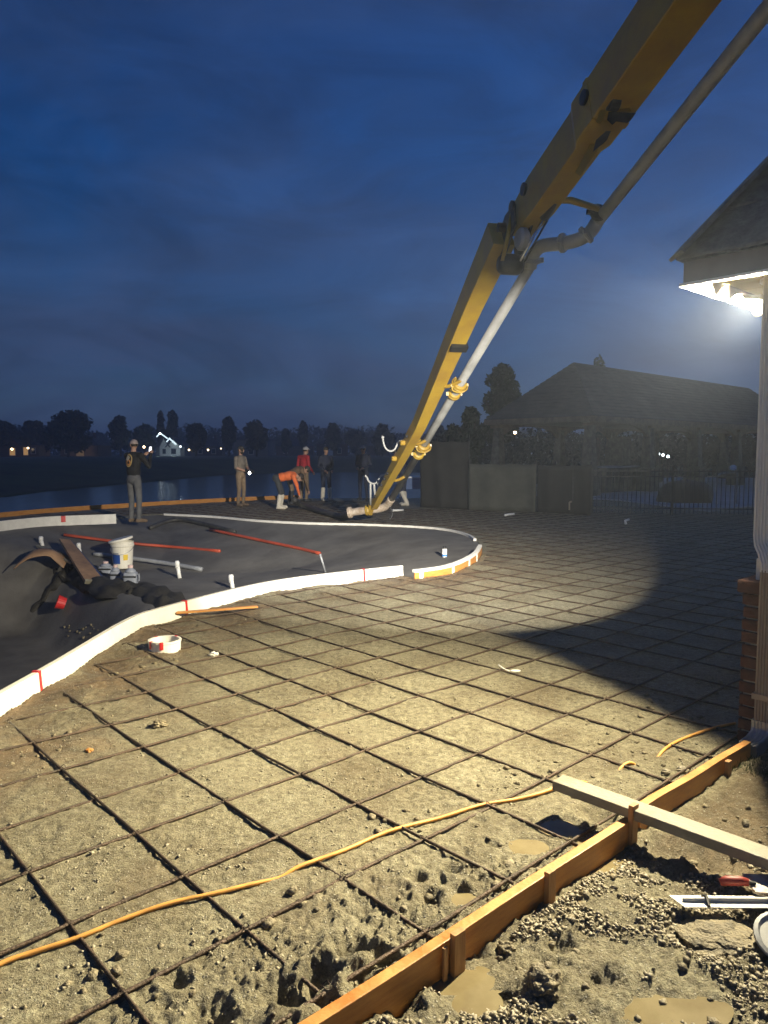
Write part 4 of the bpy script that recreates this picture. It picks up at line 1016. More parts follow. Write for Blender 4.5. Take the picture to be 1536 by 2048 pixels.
# ================================================================== CONCRETE PUMP BOOM
tip_w = D(745, 1015, 16.2)
boom = thing('concrete_pump_boom', 'yellow articulated concrete pump boom reaching down over the pool', 'pump boom', (tip_w[0], tip_w[1], 0.0))
J = [D(1003, 468, 9.5), D(944, 600, 10.55), D(838, 850, 13.3), D(748, 1012, 16.1)]
wd = [.30, .27, .19, .13]; hg = [.38, .33, .24, .17]
up_l = (0, 0, 1)
def box_chain(J, wd, hg, roll=0.0):
    mb = MB(); V = []
    for i, p in enumerate(J):
        d = np.array(J[min(i + 1, len(J) - 1)]) - np.array(J[max(i - 1, 0)]); s, d, t = frame(d)
        c, q = math.cos(roll), math.sin(roll); s, t = s * c + t * q, t * c - s * q
        for a, b in ((-1, -1), (1, -1), (1, 1), (-1, 1)): V.append(np.array(p) + s * a * wd[i] / 2 + t * b * hg[i] / 2)
    n = len(J)
    F = [(i * 4 + k, i * 4 + (k + 1) % 4, i * 4 + 4 + (k + 1) % 4, i * 4 + 4 + k) for i in range(n - 1) for k in range(4)]
    F += [(3, 2, 1, 0), tuple((n - 1) * 4 + k for k in range(4))]
    return mb.add(V, F)
ROLL = 0.0
low = box_chain(J, wd, hg, ROLL).build('tip_section', M_yellow, boom, bevel=0.012)
# black band round the tip section
p0 = D(917, 678, 11.2); p1 = D(912.5, 688, 11.3)
box_chain([p0, p1], [.265, .262], [.325, .322], ROLL).build('black_band', M_black, low)
U0 = D(1047, 440, 9.4); U1 = D(1357, 0, 6.3); ud = U1 - U0
def UP(t): return U0 + ud * t
up_s = box_chain([UP(-0.03), UP(.16), UP(.50), UP(.535), UP(1.0), UP(3.4)], [.27, .30, .30, .40, .40, .44], [.36, .47, .46, .46, .45, .50], 0.0).build('main_section', M_yellow, boom, bevel=0.015)
# weld seam plates and pin bosses on the main section
s_, d_, t_ = frame(ud); ca, sa = math.cos(0.0), math.sin(0.0); sS, sT = s_ * ca + t_ * sa, t_ * ca - s_ * sa
for t, sgn in ((.05, -1), (.16, -1), (.62, -1)):
    MB().lathe([(.075, 0), (.075, .03), (.05, .035)], UP(t) + sS * -sgn * .205 + sT * .06, 16, axis=sS * -sgn).build('pin_boss', M_dark, up_s)
box_chain([UP(.615), UP(.64)], [.415, .415], [.475, .475], 0.0).build('seam_band', M_yellow, up_s)
# hinge lugs, link rods and cylinder at the joint
jc = (J[0] + UP(0)) / 2
for off in (-.12, .10):
    c = jc + s_ * off
    MB().add([c + d_ * a + t_ * b + s_ * w for w in (-.012, .012) for a, b in ((.34, .10), (.30, -.16), (-.05, -.34), (-.24, -.30), (-.26, -.05), (.05, .12))],
             [tuple(range(6)), tuple(range(11, 5, -1))] + [(i, (i + 1) % 6, 6 + (i + 1) % 6, 6 + i) for i in range(6)]).build('hinge_lug', M_dark, boom)
MB().tube([jc - s_ * .2 - t_ * .02, jc + s_ * .2 - t_ * .02], .06, 14).build('hinge_pin', M_dark, boom)
MB().tube([D(1024, 425, 9.25), D(1016, 470, 9.25), D(1005, 522, 9.25)], .026, 8).build('link_rod', M_yellow, boom, smooth=True)
MB().tube([D(1090, 430, 9.0), D(1040, 522, 9.2)], .018, 10).build('piston_rod', M_chrome, boom, smooth=True)
MB().tube([D(1095, 440, 9.02), D(1048, 524, 9.25)], .014, 10).build('hydraulic_line', M_dark, boom, smooth=True)
MB().tube([D(1200, 250, 7.7), D(1088, 432, 9.0)], .075, 14).build('cylinder', M_dark, boom, smooth=True)
MB().lathe([(.10, -.05), (.13, 0), (.13, .22), (.09, .26)], D(1036, 530, 9.4), 14, axis=s_).build('swivel_drum', M_dark, boom, smooth=True)
MB().lathe([(.11, -.03), (.14, 0), (.14, .06), (.09, .1)], D(1040, 478, 9.2), 18, axis=s_ * -1).build('pivot_wheel', M_boompipe, boom)
# folding rest bracket under the main section
def plate(pxs, depth, th, m, name, par):
    P = [D(a, b, depth) for a, b in pxs]; Q = [D(a, b, depth + th) for a, b in pxs]; n = len(P)
    return MB().add(P + Q, [tuple(range(n)), tuple(range(2 * n - 1, n - 1, -1))] + [(i, (i + 1) % n, n + (i + 1) % n, n + i) for i in range(n)]).build(name, m, par)
plate([(1218, 218), (1232, 224), (1272, 226), (1262, 240), (1255, 246), (1232, 243), (1225, 250), (1214, 240)], 7.25, .16, M_dark, 'rest_bracket', up_s)
plate([(1212, 262), (1222, 262), (1214, 280), (1206, 288), (1200, 292), (1186, 304), (1192, 280)], 7.3, .12, M_dark, 'rest_hook', up_s)
plate([(1208, 198), (1254, 204), (1262, 222), (1215, 222), (1200, 248), (1192, 244)], 7.22, .20, M_yellow, 'bracket_plate', up_s)
MB().lathe([(.05, 0), (.075, .01), (.075, .1), (.05, .11)], D(1237, 207, 7.18), 14, axis=s_).build('roller', M_black, up_s)
plate([(1150, 345), (1192, 268), (1205, 262), (1196, 300), (1160, 352)], 7.7, .10, M_yellow, 'cylinder_shroud', up_s)
# delivery pipe
PU0 = D(1192, 447, 9.05); PU1 = D(1500, 62, 6.15); pud = PU1 - PU0
up_pipe = MB().tube([PU0, PU0 + pud * .5, PU1, PU0 + pud * 3.2], .072, 20).build('upper_pipe', M_boompipe, boom, smooth=True)
el = catmull([D(1060, 536, 9.55), D(1066, 510, 9.45), D(1085, 492, 9.35), D(1125, 487, 9.2), D(1160, 478, 9.1), D(1182, 462, 9.05), D(1196, 440, 9.0)], 5)
MB().tube(el, .083, 18).build('pipe_elbow', M_boompipe, boom, smooth=True)
PL0 = D(1062, 530, 9.55); PL1 = D(783, 998, 16.0)
low_pipe = MB().tube([PL0, (PL0 + PL1) / 2, PL1], .070, 20).build('lower_pipe', M_boompipe, boom, smooth=True)
def ring_clamp(c, axis, r, m, name='pipe_coupling', w=.09, lever=False):
    ax = np.array(axis) / np.linalg.norm(axis); s, d, t = frame(ax)
    mb = MB().lathe([(r, -w / 2), (r * 1.32, -w * .4), (r * 1.42, -w * .12), (r * 1.25, 0), (r * 1.42, w * .12), (r * 1.32, w * .4), (r, w / 2)], c, 20, axis=ax)
    mb.box(c + s * r * 1.5, (.05, .05, .05)); mb.box(c - s * r * 1.5, (.045, .045, .06))
    ob = mb.build(name, m, boom)
    if lever:
        L = [c - s * r * 1.5 + t * .0, c - s * r * 1.3 - t * r * .9 + d * .05, c - t * r * 1.55 + d * .02, c + s * r * 1.2 - t * r * 1.1 - d * .02, c + s * r * 1.6]
        MB().tube(catmull(L, 4), .014, 6).build('lever', m, ob, smooth=True)
        MB().tube(catmull([c - s * r * 1.5, c - s * r * 1.9 - d * .12 , c - s * r * 1.6 - d * .22], 4), .013, 6).build('hook_lever', m, ob, smooth=True)
    return ob
def on_pipe(t): return PL0 + (PL1 - PL0) * t
pd_ = PL1 - PL0
def pipe_t(py):
    lo, hi = 0, 1
    for _ in range(40):
        m_ = (lo + hi) / 2; q = on_pipe(m_); dz = q[2] - CAM_H
        yy = 1024 - FPX * (q[1] * math.sin(PITCH) + dz * math.cos(PITCH)) / (q[1] * math.cos(PITCH) - dz * math.sin(PITCH))
        if yy < py: lo = m_
        else: hi = m_
    return lo
for y_, r in ((770, .085), (788, .078), (891, .09), (908, .08)):
    ring_clamp(on_pipe(pipe_t(y_)), pd_, r, M_yellow, w=.11, lever=y_ in (770, 891))
for q, ax in ((D(1125, 486, 9.2), el[17] - el[12]), (D(1172, 470, 9.07), el[26] - el[22]), (D(1064, 520, 9.5), el[3] - el[0])):
    ring_clamp(q, ax, .085, M_boompipe, w=.07)
# clamp yokes tying pipe to boom
for y_, wpx in ((760, 30), (880, 26), (952, 22)):
    q = on_pipe(pipe_t(y_)); 
    tt = min(max((y_ - 600) / 250, 0), 1); bx = np.array(J[1]) + (np.array(J[2]) - np.array(J[1])) * tt if y_ < 850 else np.array(J[2]) + (np.array(J[3]) - np.array(J[2])) * ((y_ - 850) / 162)
    MB().tube(catmull([bx, (bx + q) / 2 + np.array([0, -.05, -.05]), q + np.array([0, -.07, 0])], 4), .032, 8).build('pipe_yoke', M_yellow, boom, smooth=True)
MB().tube([UP(.18) + sS * .1 - sT * .12, (UP(.18) + D(1198, 418, 8.6)) / 2 , D(1198, 418, 8.75)], [.03, .04, .035], 10).build('pipe_strut', M_yellow, boom, smooth=True)
ring_clamp(D(1196, 425, 8.85), pud, .078, M_dark, w=.05)
# fittings along the back of the tip section
Jn_ = [np.array(q) for q in J]
for t_, side in ((.12, -1), (.2, -1), (.55, -1), (.62, -1), (.7, -1), (.86, -1)):
    q = Jn_[2] + (Jn_[3] - Jn_[2]) * t_; sx, dx_, tx = frame(Jn_[3] - Jn_[2]); sgn = -1 if sx[0] > 0 else 1
    w_ = .19 + (.13 - .19) * t_
    MB().lathe([(.02, 0), (.03, .012), (.03, .045), (.015, .06)], q + sx * sgn * w_ / 2, 10, axis=sx * sgn).build('grease_fitting', M_dark, low)
for t_ in (.19, .37):
    q = Jn_[2] + (Jn_[3] - Jn_[2]) * t_
    MB().lathe([(.035, 0), (.05, .01), (.05, .09), (.03, .10)], q + sx * sgn * .08, 12, axis=sx * sgn).build('yellow_knob', M_yellow, low)
hk = [D(a, b, 14.0) for a, b in ((766, 876), (767, 886), (771, 896), (779, 902), (788, 900), (793, 892), (796, 885), (804, 881), (818, 879))]
MB().tube(catmull(hk, 4), .018, 8).ball(D(765.5, 875, 14.0), .032, 10, 6).build('hose_hook', M_boompipe, boom, smooth=True)
hk = [D(a, b, 15.6) for a, b in ((730, 951), (734, 955), (737, 962), (744, 967), (752, 966), (758, 958), (763, 951), (776, 949))]
MB().tube(catmull(hk, 4), .02, 8).build('hose_hook', M_boompipe, boom, smooth=True)
for a0, a1 in (((741, 965), (741, 1010)), ((748, 967), (751, 1002)), ((757, 960), (756, 1006))):
    MB().tube([D(*a0, 15.6), D(*a1, 15.9)], .022, 8).build('hook_leg', M_boompipe, boom, smooth=True)
# tip elbow, splashed end pipe and rubber delivery hose
te = catmull([PL1, D(772, 1012, 16.2), D(755, 1018, 16.25), D(735, 1020, 16.3), D(700, 1025, 16.4)], 5)
MB().tube(te, .085, 18).build('end_pipe', M_concretepipe, boom, smooth=True)
ring_clamp(D(700, 1025, 16.4), te[-1] - te[-3], .09, M_concretepipe, w=.1)
ring_clamp(D(738, 1020, 16.3), te[-8] - te[-10], .09, M_yellow, w=.16)
MB().beam(J[3] + np.array([0, 0, .08]), D(738, 1028, 16.2), .07, .10).build('tip_bracket', M_yellow, boom)
MB().tube(catmull([D(774, 1008, 16.1), D(781, 1017, 16.1), D(785, 1030, 16.1), D(778, 1040, 16.1)], 4), .012, 6).build('safety_chain', M_dark, boom, smooth=True)
hz = [D(702, 1025, 16.4)] + [np.array([*G(a, b, .07)[:2], .075]) for a, b in ((685, 1034), (662, 1029), (640, 1023), (618, 1016))] + [np.array([*G(598, 1012, .1)[:2], .16]), np.array([*G(588, 1008, .2)[:2], .32])]
o = MB().tube(catmull(hz, 6), .078, 14).build('delivery_hose', M_hose, org=hz[3], smooth=True); tag(o, 'black rubber concrete hose running from the boom tip to the bent man in orange', 'hose')

# ================================================================== PEOPLE
def cap_mesh(mb, p0, r0, p1, r1, n=12):
    p0 = np.array(p0, float); p1 = np.array(p1, float); d = p1 - p0; L = np.linalg.norm(d) + 1e-9; d = d / L
    P, Rr = [], []
    for a in np.linspace(-90, 0, 5): P.append(p0 + d * r0 * math.sin(R_(a))); Rr.append(max(r0 * math.cos(R_(a)), 1e-4))
    for a in np.linspace(0, 90, 5): P.append(p1 + d * r1 * math.sin(R_(a))); Rr.append(max(r1 * math.cos(R_(a)), 1e-4))
    s, _, t = frame(d, (0.13, 0.99, 0.05)); V = []
    for p, r in zip(P, Rr):
        for k in range(n):
            a = 2 * math.pi * k / n; V.append(p + (s * math.cos(a) + t * math.sin(a)) * r)
    m = len(P)
    mb.add(V, [(i * n + k, i * n + (k + 1) % n, (i + 1) * n + (k + 1) % n, (i + 1) * n + k) for i in range(m - 1) for k in range(n)] + [tuple(range(n - 1, -1, -1)), tuple((m - 1) * n + k for k in range(n))])
STAND = dict(pelvis=(0, 0, .95), neck=(0, 0, 1.49), head=(0, .03, 1.655), face=(0, 1, 0), shL=(-.19, 0, 1.42), shR=(.19, 0, 1.42), elL=(-.25, -.02, 1.14), elR=(.25, -.02, 1.14), wrL=(-.24, .08, .90), wrR=(.24, .08, .90),
             hipL=(-.095, 0, .91), hipR=(.095, 0, .91), knL=(-.11, .03, .50), knR=(.11, .03, .50), anL=(-.12, -.01, .09), anR=(.12, -.01, .09), toL=(-.14, .15, .035), toR=(.14, .15, .035))
def person(label, xy, heading, pose, cols, height=1.78, z=0.0, boots=False, long_sleeve=True, group=None, vox=0.013):
    Jn = dict(STAND); Jn.update(pose); k = height / 1.78
    Jn = {a: np.array(b, float) for a, b in Jn.items()}
    blobs = []                                    # (kind, data, tag)
    def C(a, ra, b, rb, t): blobs.append(('c', np.array(a, float), ra, np.array(b, float), rb, t))
    def E(c, r, Rm, t): blobs.append(('e', np.array(c, float), np.array(r, float), np.array(Rm, float), t))
    sp = Jn['neck'] - Jn['pelvis']; Ls = np.linalg.norm(sp); sp /= Ls
    sd = Jn['shR'] - Jn['shL']; sd -= sp * (sd @ sp); sd /= np.linalg.norm(sd); fw = np.cross(sp, sd)
    Rm = np.column_stack([sd, fw, sp]); pv = Jn['pelvis']
    E(pv + sp * .0, (.165, .128, .14), Rm, 'pants')
    E(pv + sp * Ls * .30, (.165, .13, .18), Rm, 'shirt'); E(pv + sp * Ls * .62, (.185, .135, .20), Rm, 'shirt'); E(pv + sp * Ls * .85, (.15, .105, .11), Rm, 'shirt')
    C(Jn['shL'], .068, Jn['shR'], .068, 'shirt')
    C(Jn['neck'] - sp * .02, .058, Jn['head'] - sp * .03, .052, 'skin')
    f = Jn['face'] / np.linalg.norm(Jn['face']); hu = np.array(pose.get('headup', (0, 0, 1)), float); hu -= f * (hu @ f); hu /= np.linalg.norm(hu); hs = np.cross(f, hu)
    H = Jn['head']; Rh = np.column_stack([hs, f, hu])
    E(H + hu * .015, (.077, .098, .105), Rh, 'skin'); E(H + f * .035 - hu * .06, (.055, .058, .06), Rh, 'beard' if cols.get('beard') else 'skin')
    C(H + f * .088 + hu * .012, .011, H + f * .108 - hu * .022, .015, 'skin')
    for sg in (-1, 1):
        E(H + hs * sg * .078 + hu * .0, (.012, .022, .032), Rh, 'skin'); E(H + hs * sg * .031 + f * .087 + hu * .018, (.012, .010, .008), Rh, 'eye')
    C(H + f * .094 - hu * .055 - hs * .02, .008, H + f * .094 - hu * .055 + hs * .02, .008, 'lip')
    for q in 'LR':
        C(Jn['sh' + q], .066, Jn['el' + q], .05, 'shirt'); C(Jn['el' + q], .047, Jn['wr' + q], .034, 'shirt' if long_sleeve else 'skin')
        dh = Jn['wr' + q] - Jn['el' + q]; dh /= np.linalg.norm(dh); ph = np.cross(dh, sd); ph = ph / (np.linalg.norm(ph) + 1e-9); ws = np.cross(dh, ph)
        w0 = Jn['wr' + q]; C(w0, .03, w0 + dh * .075, .036, 'hand')
        for i, (o_, L) in enumerate(((-.028, .058), (-.010, .07), (.010, .066), (.027, .05))):
            b0 = w0 + dh * .085 + ws * o_; b1 = b0 + dh * L * .55 + ph * .008; b2 = b1 + dh * L * .35 + ph * .028
            C(b0, .0105, b1, .0098, 'hand'); C(b1, .0098, b2, .0085, 'hand')
        tb = w0 + dh * .03 + ws * -.03; C(tb, .013, tb + dh * .045 - ws * .02 + ph * .015, .011, 'hand')
        C(Jn['hip' + q], .09, Jn['kn' + q], .066, 'pants'); C(Jn['kn' + q], .064, Jn['an' + q], .05, 'pants')
        if boots:
            top = Jn['kn' + q] + (Jn['an' + q] - Jn['kn' + q]) * .28; C(top, .074, Jn['an' + q], .066, 'shoe')
        C(Jn['an' + q] + np.array([0, 0, -.035 if not boots else -.03]), .05 if not boots else .058, Jn['to' + q], .04 if not boots else .05, 'shoe')
        heel = Jn['an' + q] * [1, 1, 0] + np.array([0, 0, .045]); back = (Jn['an' + q] - Jn['to' + q]) * [1, 1, 0]; back /= np.linalg.norm(back) + 1e-9
        C(heel, .045, heel + back * .04, .04, 'shoe')
    mb = MB()
    for b in blobs:
        if b[0] == 'c': cap_mesh(mb, b[1], b[2], b[3], b[4])
        else:
            t = MB().ball((0, 0, 0), b[2], 16, 10); mb.add(np.vstack(t.v) @ b[3].T + b[1], t.f)
    tmp = mb.build('tmp', M_skin); rm = tmp.modifiers.new('r', 'REMESH'); rm.mode = 'VOXEL'; rm.voxel_size = vox
    sm = tmp.modifiers.new('s', 'SMOOTH'); sm.iterations = 3; sm.factor = .5
    dg = bpy.context.evaluated_depsgraph_get(); me = bpy.data.meshes.new_from_object(tmp.evaluated_get(dg)); bpy.data.objects.remove(tmp)
    me.name = 'person'; n = len(me.polygons); ctr = np.zeros(n * 3); me.polygons.foreach_get('center', ctr); ctr = ctr.reshape(-1, 3)
    best = np.full(n, 1e9); tg = np.zeros(n, int); names = []
    for b in blobs:
        if b[-1] not in names: names.append(b[-1])
        if b[0] == 'c':
            e = b[3] - b[1]; t = np.clip((ctr - b[1]) @ e / (e @ e + 1e-9), 0, 1); dd = np.linalg.norm(ctr - b[1] - t[:, None] * e, axis=1) - (b[2] + (b[4] - b[2]) * t)
        else:
            q = (ctr - b[1]) @ b[3] / b[2]; dd = (np.linalg.norm(q, axis=1) - 1) * b[2].min()
        if b[-1] in ('shirt',): dd -= .004
        if b[-1] in ('eye', 'lip', 'shoe', 'beard'): dd -= .006
        u_ = dd < best; best[u_] = dd[u_]; tg[u_] = names.index(b[-1])
    me.materials.clear()
    dflt = dict(skin=M_skin, hand=cols.get('hand', M_skin), eye=M_eye, lip=cols.get('lip', M_skin), beard=M_hair)
    for nm in names: me.materials.append(cols.get(nm, dflt.get(nm, M_skin)) if nm != 'beard' else M_hair)
    me.polygons.foreach_set('material_index', tg.astype(np.int32)); me.polygons.foreach_set('use_smooth', np.ones(n, bool))
    if k != 1:
        for v_ in me.vertices: v_.co *= k
    o = new_obj('person', me, None, (xy[0], xy[1], z)); o.rotation_euler = (0, 0, -R_(heading)); tag(o, label, 'person', group)
    ORG[o] = np.zeros(3)
    # headwear or hair, shaped to the skull
    def skull(up_min, r, name, m, brim=None):
        V = []; nn, mm = 18, 8
        for i in range(mm + 1):
            ph = R_(up_min) * i / mm
            for j in range(nn):
                a = 2 * math.pi * j / nn
                p = np.array([r[0] * math.sin(ph) * math.cos(a), r[1] * math.sin(ph) * math.sin(a), r[2] * math.cos(ph)])
                V.append((H + hu * .02 + Rh @ p) * k)
        F = [(i * nn + j, (i + 1) * nn + j, (i + 1) * nn + (j + 1) % nn, i * nn + (j + 1) % nn) for i in range(mm) for j in range(nn)]
        mbx = MB().add(V, F)
        if brim is not None:
            bd = np.array(brim, float); bs = np.cross(bd, hu); W = []
            for w in np.linspace(-1, 1, 7):
                for L in (.06, .175 - .05 * w * w): W.append((H + hu * (.055 - (L - .06) * .25) + bd * L + bs * w * .07) * k)
            mbx.add(W, [(2 * i, 2 * i + 2, 2 * i + 3, 2 * i + 1) for i in range(6)])
        ob = mbx.build(name, m, o, smooth=True, local=True); ob.modifiers.new('t', 'SOLIDIFY').thickness = .006
    if cols.get('cap'):
        skull(88, (.088, .108, .108), 'cap', cols['cap'], cols.get('brim', f)); skull(118, (.081, .101, .104), 'hair', M_hair)
    else: skull(100, (.083, .103, .112), 'hair', M_hair)
    return o, Jn, k
def cloth(n, c, v=.25): return mat(n, c, .85, var=v, scale=9, bump=.3, bscale=35)
K_jacket = cloth('black_jacket', (.012, .012, .013)); K_jeans = cloth('grey_jeans', (.115, .115, .115)); K_shoe = cloth('work_shoe', (.16, .11, .07))
K_tee = cloth('grey_tee', (.21, .175, .135)); K_tan = cloth('tan_trousers', (.22, .155, .095)); K_orange = cloth('orange_hi_vis', (.80, .17, .045), .12)
K_dark = cloth('dark_trousers', (.045, .047, .05)); K_boot = cloth('white_boots', (.62, .56, .44), .12); K_redc = cloth('red_shirt', (.40, .02, .03)); K_khaki = cloth('khaki_trousers', (.24, .17, .10))
K_brown = cloth('brown_shirt', (.17, .105, .06)); K_navy = cloth('navy_clothes', (.022, .028, .055)); K_capg = cloth('grey_cap', (.38, .30, .26)); K_capd = cloth('dark_cap', (.05, .045, .04)); K_capw = cloth('pale_cap_cloth', (.40, .38, .36))
# 1 back view, dark jacket, phone held up
xy = G(270, 1045)[:2]
o1, J1, k1 = person('man in black jacket with round gold back emblem raising a phone', xy, 28, dict(elL=(-.27, .16, 1.22), elR=(.27, .18, 1.20), wrL=(-.06, .36, 1.44), wrR=(.12, .38, 1.46), face=(-.92, .38, 0), shL=(-.2, .02, 1.44), shR=(.2, .02, 1.44),
                    anL=(-.10, -.01, .09), anR=(.10, .02, .09), toL=(-.13, .15, .035), toR=(.15, .17, .035)), dict(shirt=K_jacket, pants=K_jeans, shoe=K_shoe, cap=K_capg, brim=(-.9, .42, 0), beard=True), height=1.90, z=0.0)
ph = MB().box((.03, .47, 1.55), (.078, .012, .155), R=np.array(Matrix.Rotation(-.15, 3, 'X')))
ph.v = [V * k1 for V in ph.v]; rot = -R_(28); ca, sa = math.cos(rot), math.sin(rot); Rz = np.array([[ca, -sa, 0], [sa, ca, 0], [0, 0, 1]])
pc = np.array([xy[0], xy[1], 0]); ph.v = [V @ Rz.T + pc for V in ph.v]
pho = ph.build('phone', M_black, org=pc + Rz @ (np.array([.03, .47, 1.47]) * k1), bevel=.004); tag(pho, 'dark phone held up by the man in the black jacket', 'phone')
lp = MB().box(np.array([.03, .462, 1.555]) * k1, np.array([.066, .004, .135]) * k1, R=np.array(Matrix.Rotation(-.15, 3, 'X'))); lp.v = [V @ Rz.T + pc for V in lp.v]
lp.build('screen', mat('phone_screen', (.9, .9, 1), .3, emis=(.95, .97, 1), estr=3.0), pho)
# emblem on the jacket back, laid on the cloth
bpy.context.view_layer.update()
def lay(o, c, rx, rz, name, m, off=.006, rings=6, n=24, r0=0.0):
    V = []
    for i in range(rings + 1):
        r = r0 + (1 - r0) * i / rings
        for j in range(n):
            a = 2 * math.pi * j / n; x, z = c[0] + rx * r * math.cos(a), c[2] + rz * r * math.sin(a)
            hit, loc, nor, _ = o.ray_cast(Vector((x, -1, z)), Vector((0, 1, 0)))
            y = (loc.y if hit else c[1]) - off; V.append((x, y, z))
    return MB().add(V, [(i * n + j, i * n + (j + 1) % n, (i + 1) * n + (j + 1) % n, (i + 1) * n + j) for i in range(rings) for j in range(n)]).build(name, m, o, local=True)
K_gold = mat('gold_print', (.52, .36, .13), .7, var=.3, scale=30); K_rust = mat('rust_print', (.48, .20, .05), .7, var=.5, scale=26); K_creamp = mat('cream_print', (.55, .46, .30), .7, var=.4, scale=40)
ec = (-.02, -.14, 1.33 * k1)
em = lay(o1, ec, .115, .15, 'back_emblem', K_gold, r0=.80, rings=3)
lay(o1, (ec[0] - .02, ec[1], ec[2] + .055), .06, .055, 'emblem_figure', K_creamp, off=.007, rings=3, r0=.05); lay(o1, (ec[0] + .015, ec[1], ec[2] - .045), .07, .07, 'emblem_figure', K_rust, off=.0065, rings=3, r0=.45)
# 2 grey tee man with remote
xy = G(482, 1012)[:2]
o2, J2, k2 = person('bearded man in grey tee shirt holding a lit remote control', xy, 118, dict(elL=(-.26, .04, 1.14), elR=(.26, .04, 1.14), wrL=(-.10, .24, 1.05), wrR=(.10, .24, 1.05), face=(-.1, 1, .05)), dict(shirt=K_tee, pants=K_tan, shoe=K_shoe, cap=K_capd, beard=True), height=1.80, long_sleeve=False)
rot = -R_(118); ca, sa = math.cos(rot), math.sin(rot); Rz = np.array([[ca, -sa, 0], [sa, ca, 0], [0, 0, 1]]); pc = np.array([xy[0], xy[1], 0])
bx = MB().box(np.array([0, .34, 1.04]), (.26, .14, .09)); bx.v = [V @ Rz.T + pc for V in bx.v]
rc_ = bx.build('remote_control', M_dark, org=pc + Rz @ np.array([0, .34, 1.0]), bevel=.012); tag(rc_, 'boom remote control box held by the man in the grey tee shirt', 'remote')
bx = MB().ball(np.array([.10, .42, .99]), (.035, .03, .04), 12, 8); bx.v = [V @ Rz.T + pc for V in bx.v]; bx.build('lamp', mat('torch_white', (1, 1, 1), .4, emis=(1, .98, .92), estr=40.0), rc_, smooth=True)
bx = MB()
for sx in (-.09, -.03, .05): bx.tube([(sx, .34, 1.085), (sx, .34, 1.12)], .01, 6)
bx.v = [V @ Rz.T + pc for V in bx.v]; bx.build('joystick', M_black, rc_)
# 3 orange, bent over the hose
BENT = dict(pelvis=(0, -.10, .88), neck=(0, .42, .98), head=(0, .54, .90), face=(0, .55, -.83), headup=(0, .8, .5), shL=(-.18, .36, .94), shR=(.18, .36, .94), elL=(-.22, .46, .66), elR=(.20, .46, .66), wrL=(-.10, .50, .42), wrR=(.10, .52, .42),
            hipL=(-.095, -.10, .85), hipR=(.095, -.10, .85), knL=(-.13, .04, .47), knR=(.13, .0, .47), anL=(-.14, -.02, .09), anR=(.14, -.06, .09), toL=(-.16, .14, .045), toR=(.16, .10, .045))
person('man in orange shirt and white boots bent over the hose', G(562, 1018)[:2], 84, BENT, dict(shirt=K_orange, pants=K_dark, shoe=K_boot), height=1.78, boots=True)
person('man in brown shirt stooping behind the man in orange', G(583, 1008)[:2], 80, dict(BENT, neck=(0, .36, 1.10), head=(0, .47, 1.06), shL=(-.18, .31, 1.05), shR=(.18, .31, 1.05)), dict(shirt=K_brown, pants=K_khaki, shoe=K_dark, cap=K_capd), height=1.80, boots=True)
person('man in red shirt and pale cap standing behind the hose', G(608, 1003)[:2], 40, dict(wrL=(-.16, .22, .98), wrR=(.18, .22, .96), neck=(0, .06, 1.47), head=(0, .10, 1.63)), dict(shirt=K_redc, pants=K_khaki, shoe=K_dark, cap=K_capw), height=1.82)
person('man in dark clothes standing between the red shirt and the boom', G(652, 1001)[:2], 150, dict(wrL=(-.12, .24, 1.0), wrR=(.14, .22, 1.0), anL=(-.15, 0, .09), toL=(-.19, .15, .035)), dict(shirt=K_navy, pants=K_navy, shoe=K_boot), height=1.80, boots=True)
person('man in dark clothes and pale cap just beside the boom tip', G(727, 1000)[:2], 200, dict(wrL=(-.10, .26, 1.05), wrR=(.10, .26, 1.05)), dict(shirt=K_navy, pants=K_navy, shoe=K_dark, cap=K_capw), height=1.84)
person('man in dark trousers and white boots half hidden behind the boom pipe', G(806, 1011)[:2], -60, dict(anL=(-.12, -.20, .10), toL=(-.13, -.04, .045), knL=(-.11, .02, .5), wrL=(-.16, .26, .9), neck=(0, .16, 1.44), head=(0, .22, 1.59), shL=(-.19, .14, 1.38), shR=(.19, .14, 1.38)), dict(shirt=K_navy, pants=K_navy, shoe=K_boot, cap=K_capd), height=1.76, boots=True)
# blue table behind the boom
g = G(826, 1003); tb = thing('folding_table', 'blue topped table beside the boom pipe at the lake edge', 'table', g)
MB().box(g + np.array([0, 0, .80]), (.95, .6, .05)).build('table_top', M_white, tb, bevel=.01)
MB().box(g + np.array([0, -.28, .60]), (.92, .03, .36)).build('apron', M_cloth, tb)
for sx in (-.42, .42):
    for sy in (-.25, .25): MB().tube([g + np.array([sx, sy, .0]), g + np.array([sx, sy, .78])], .022, 8).build('leg', M_boompipe, tb)

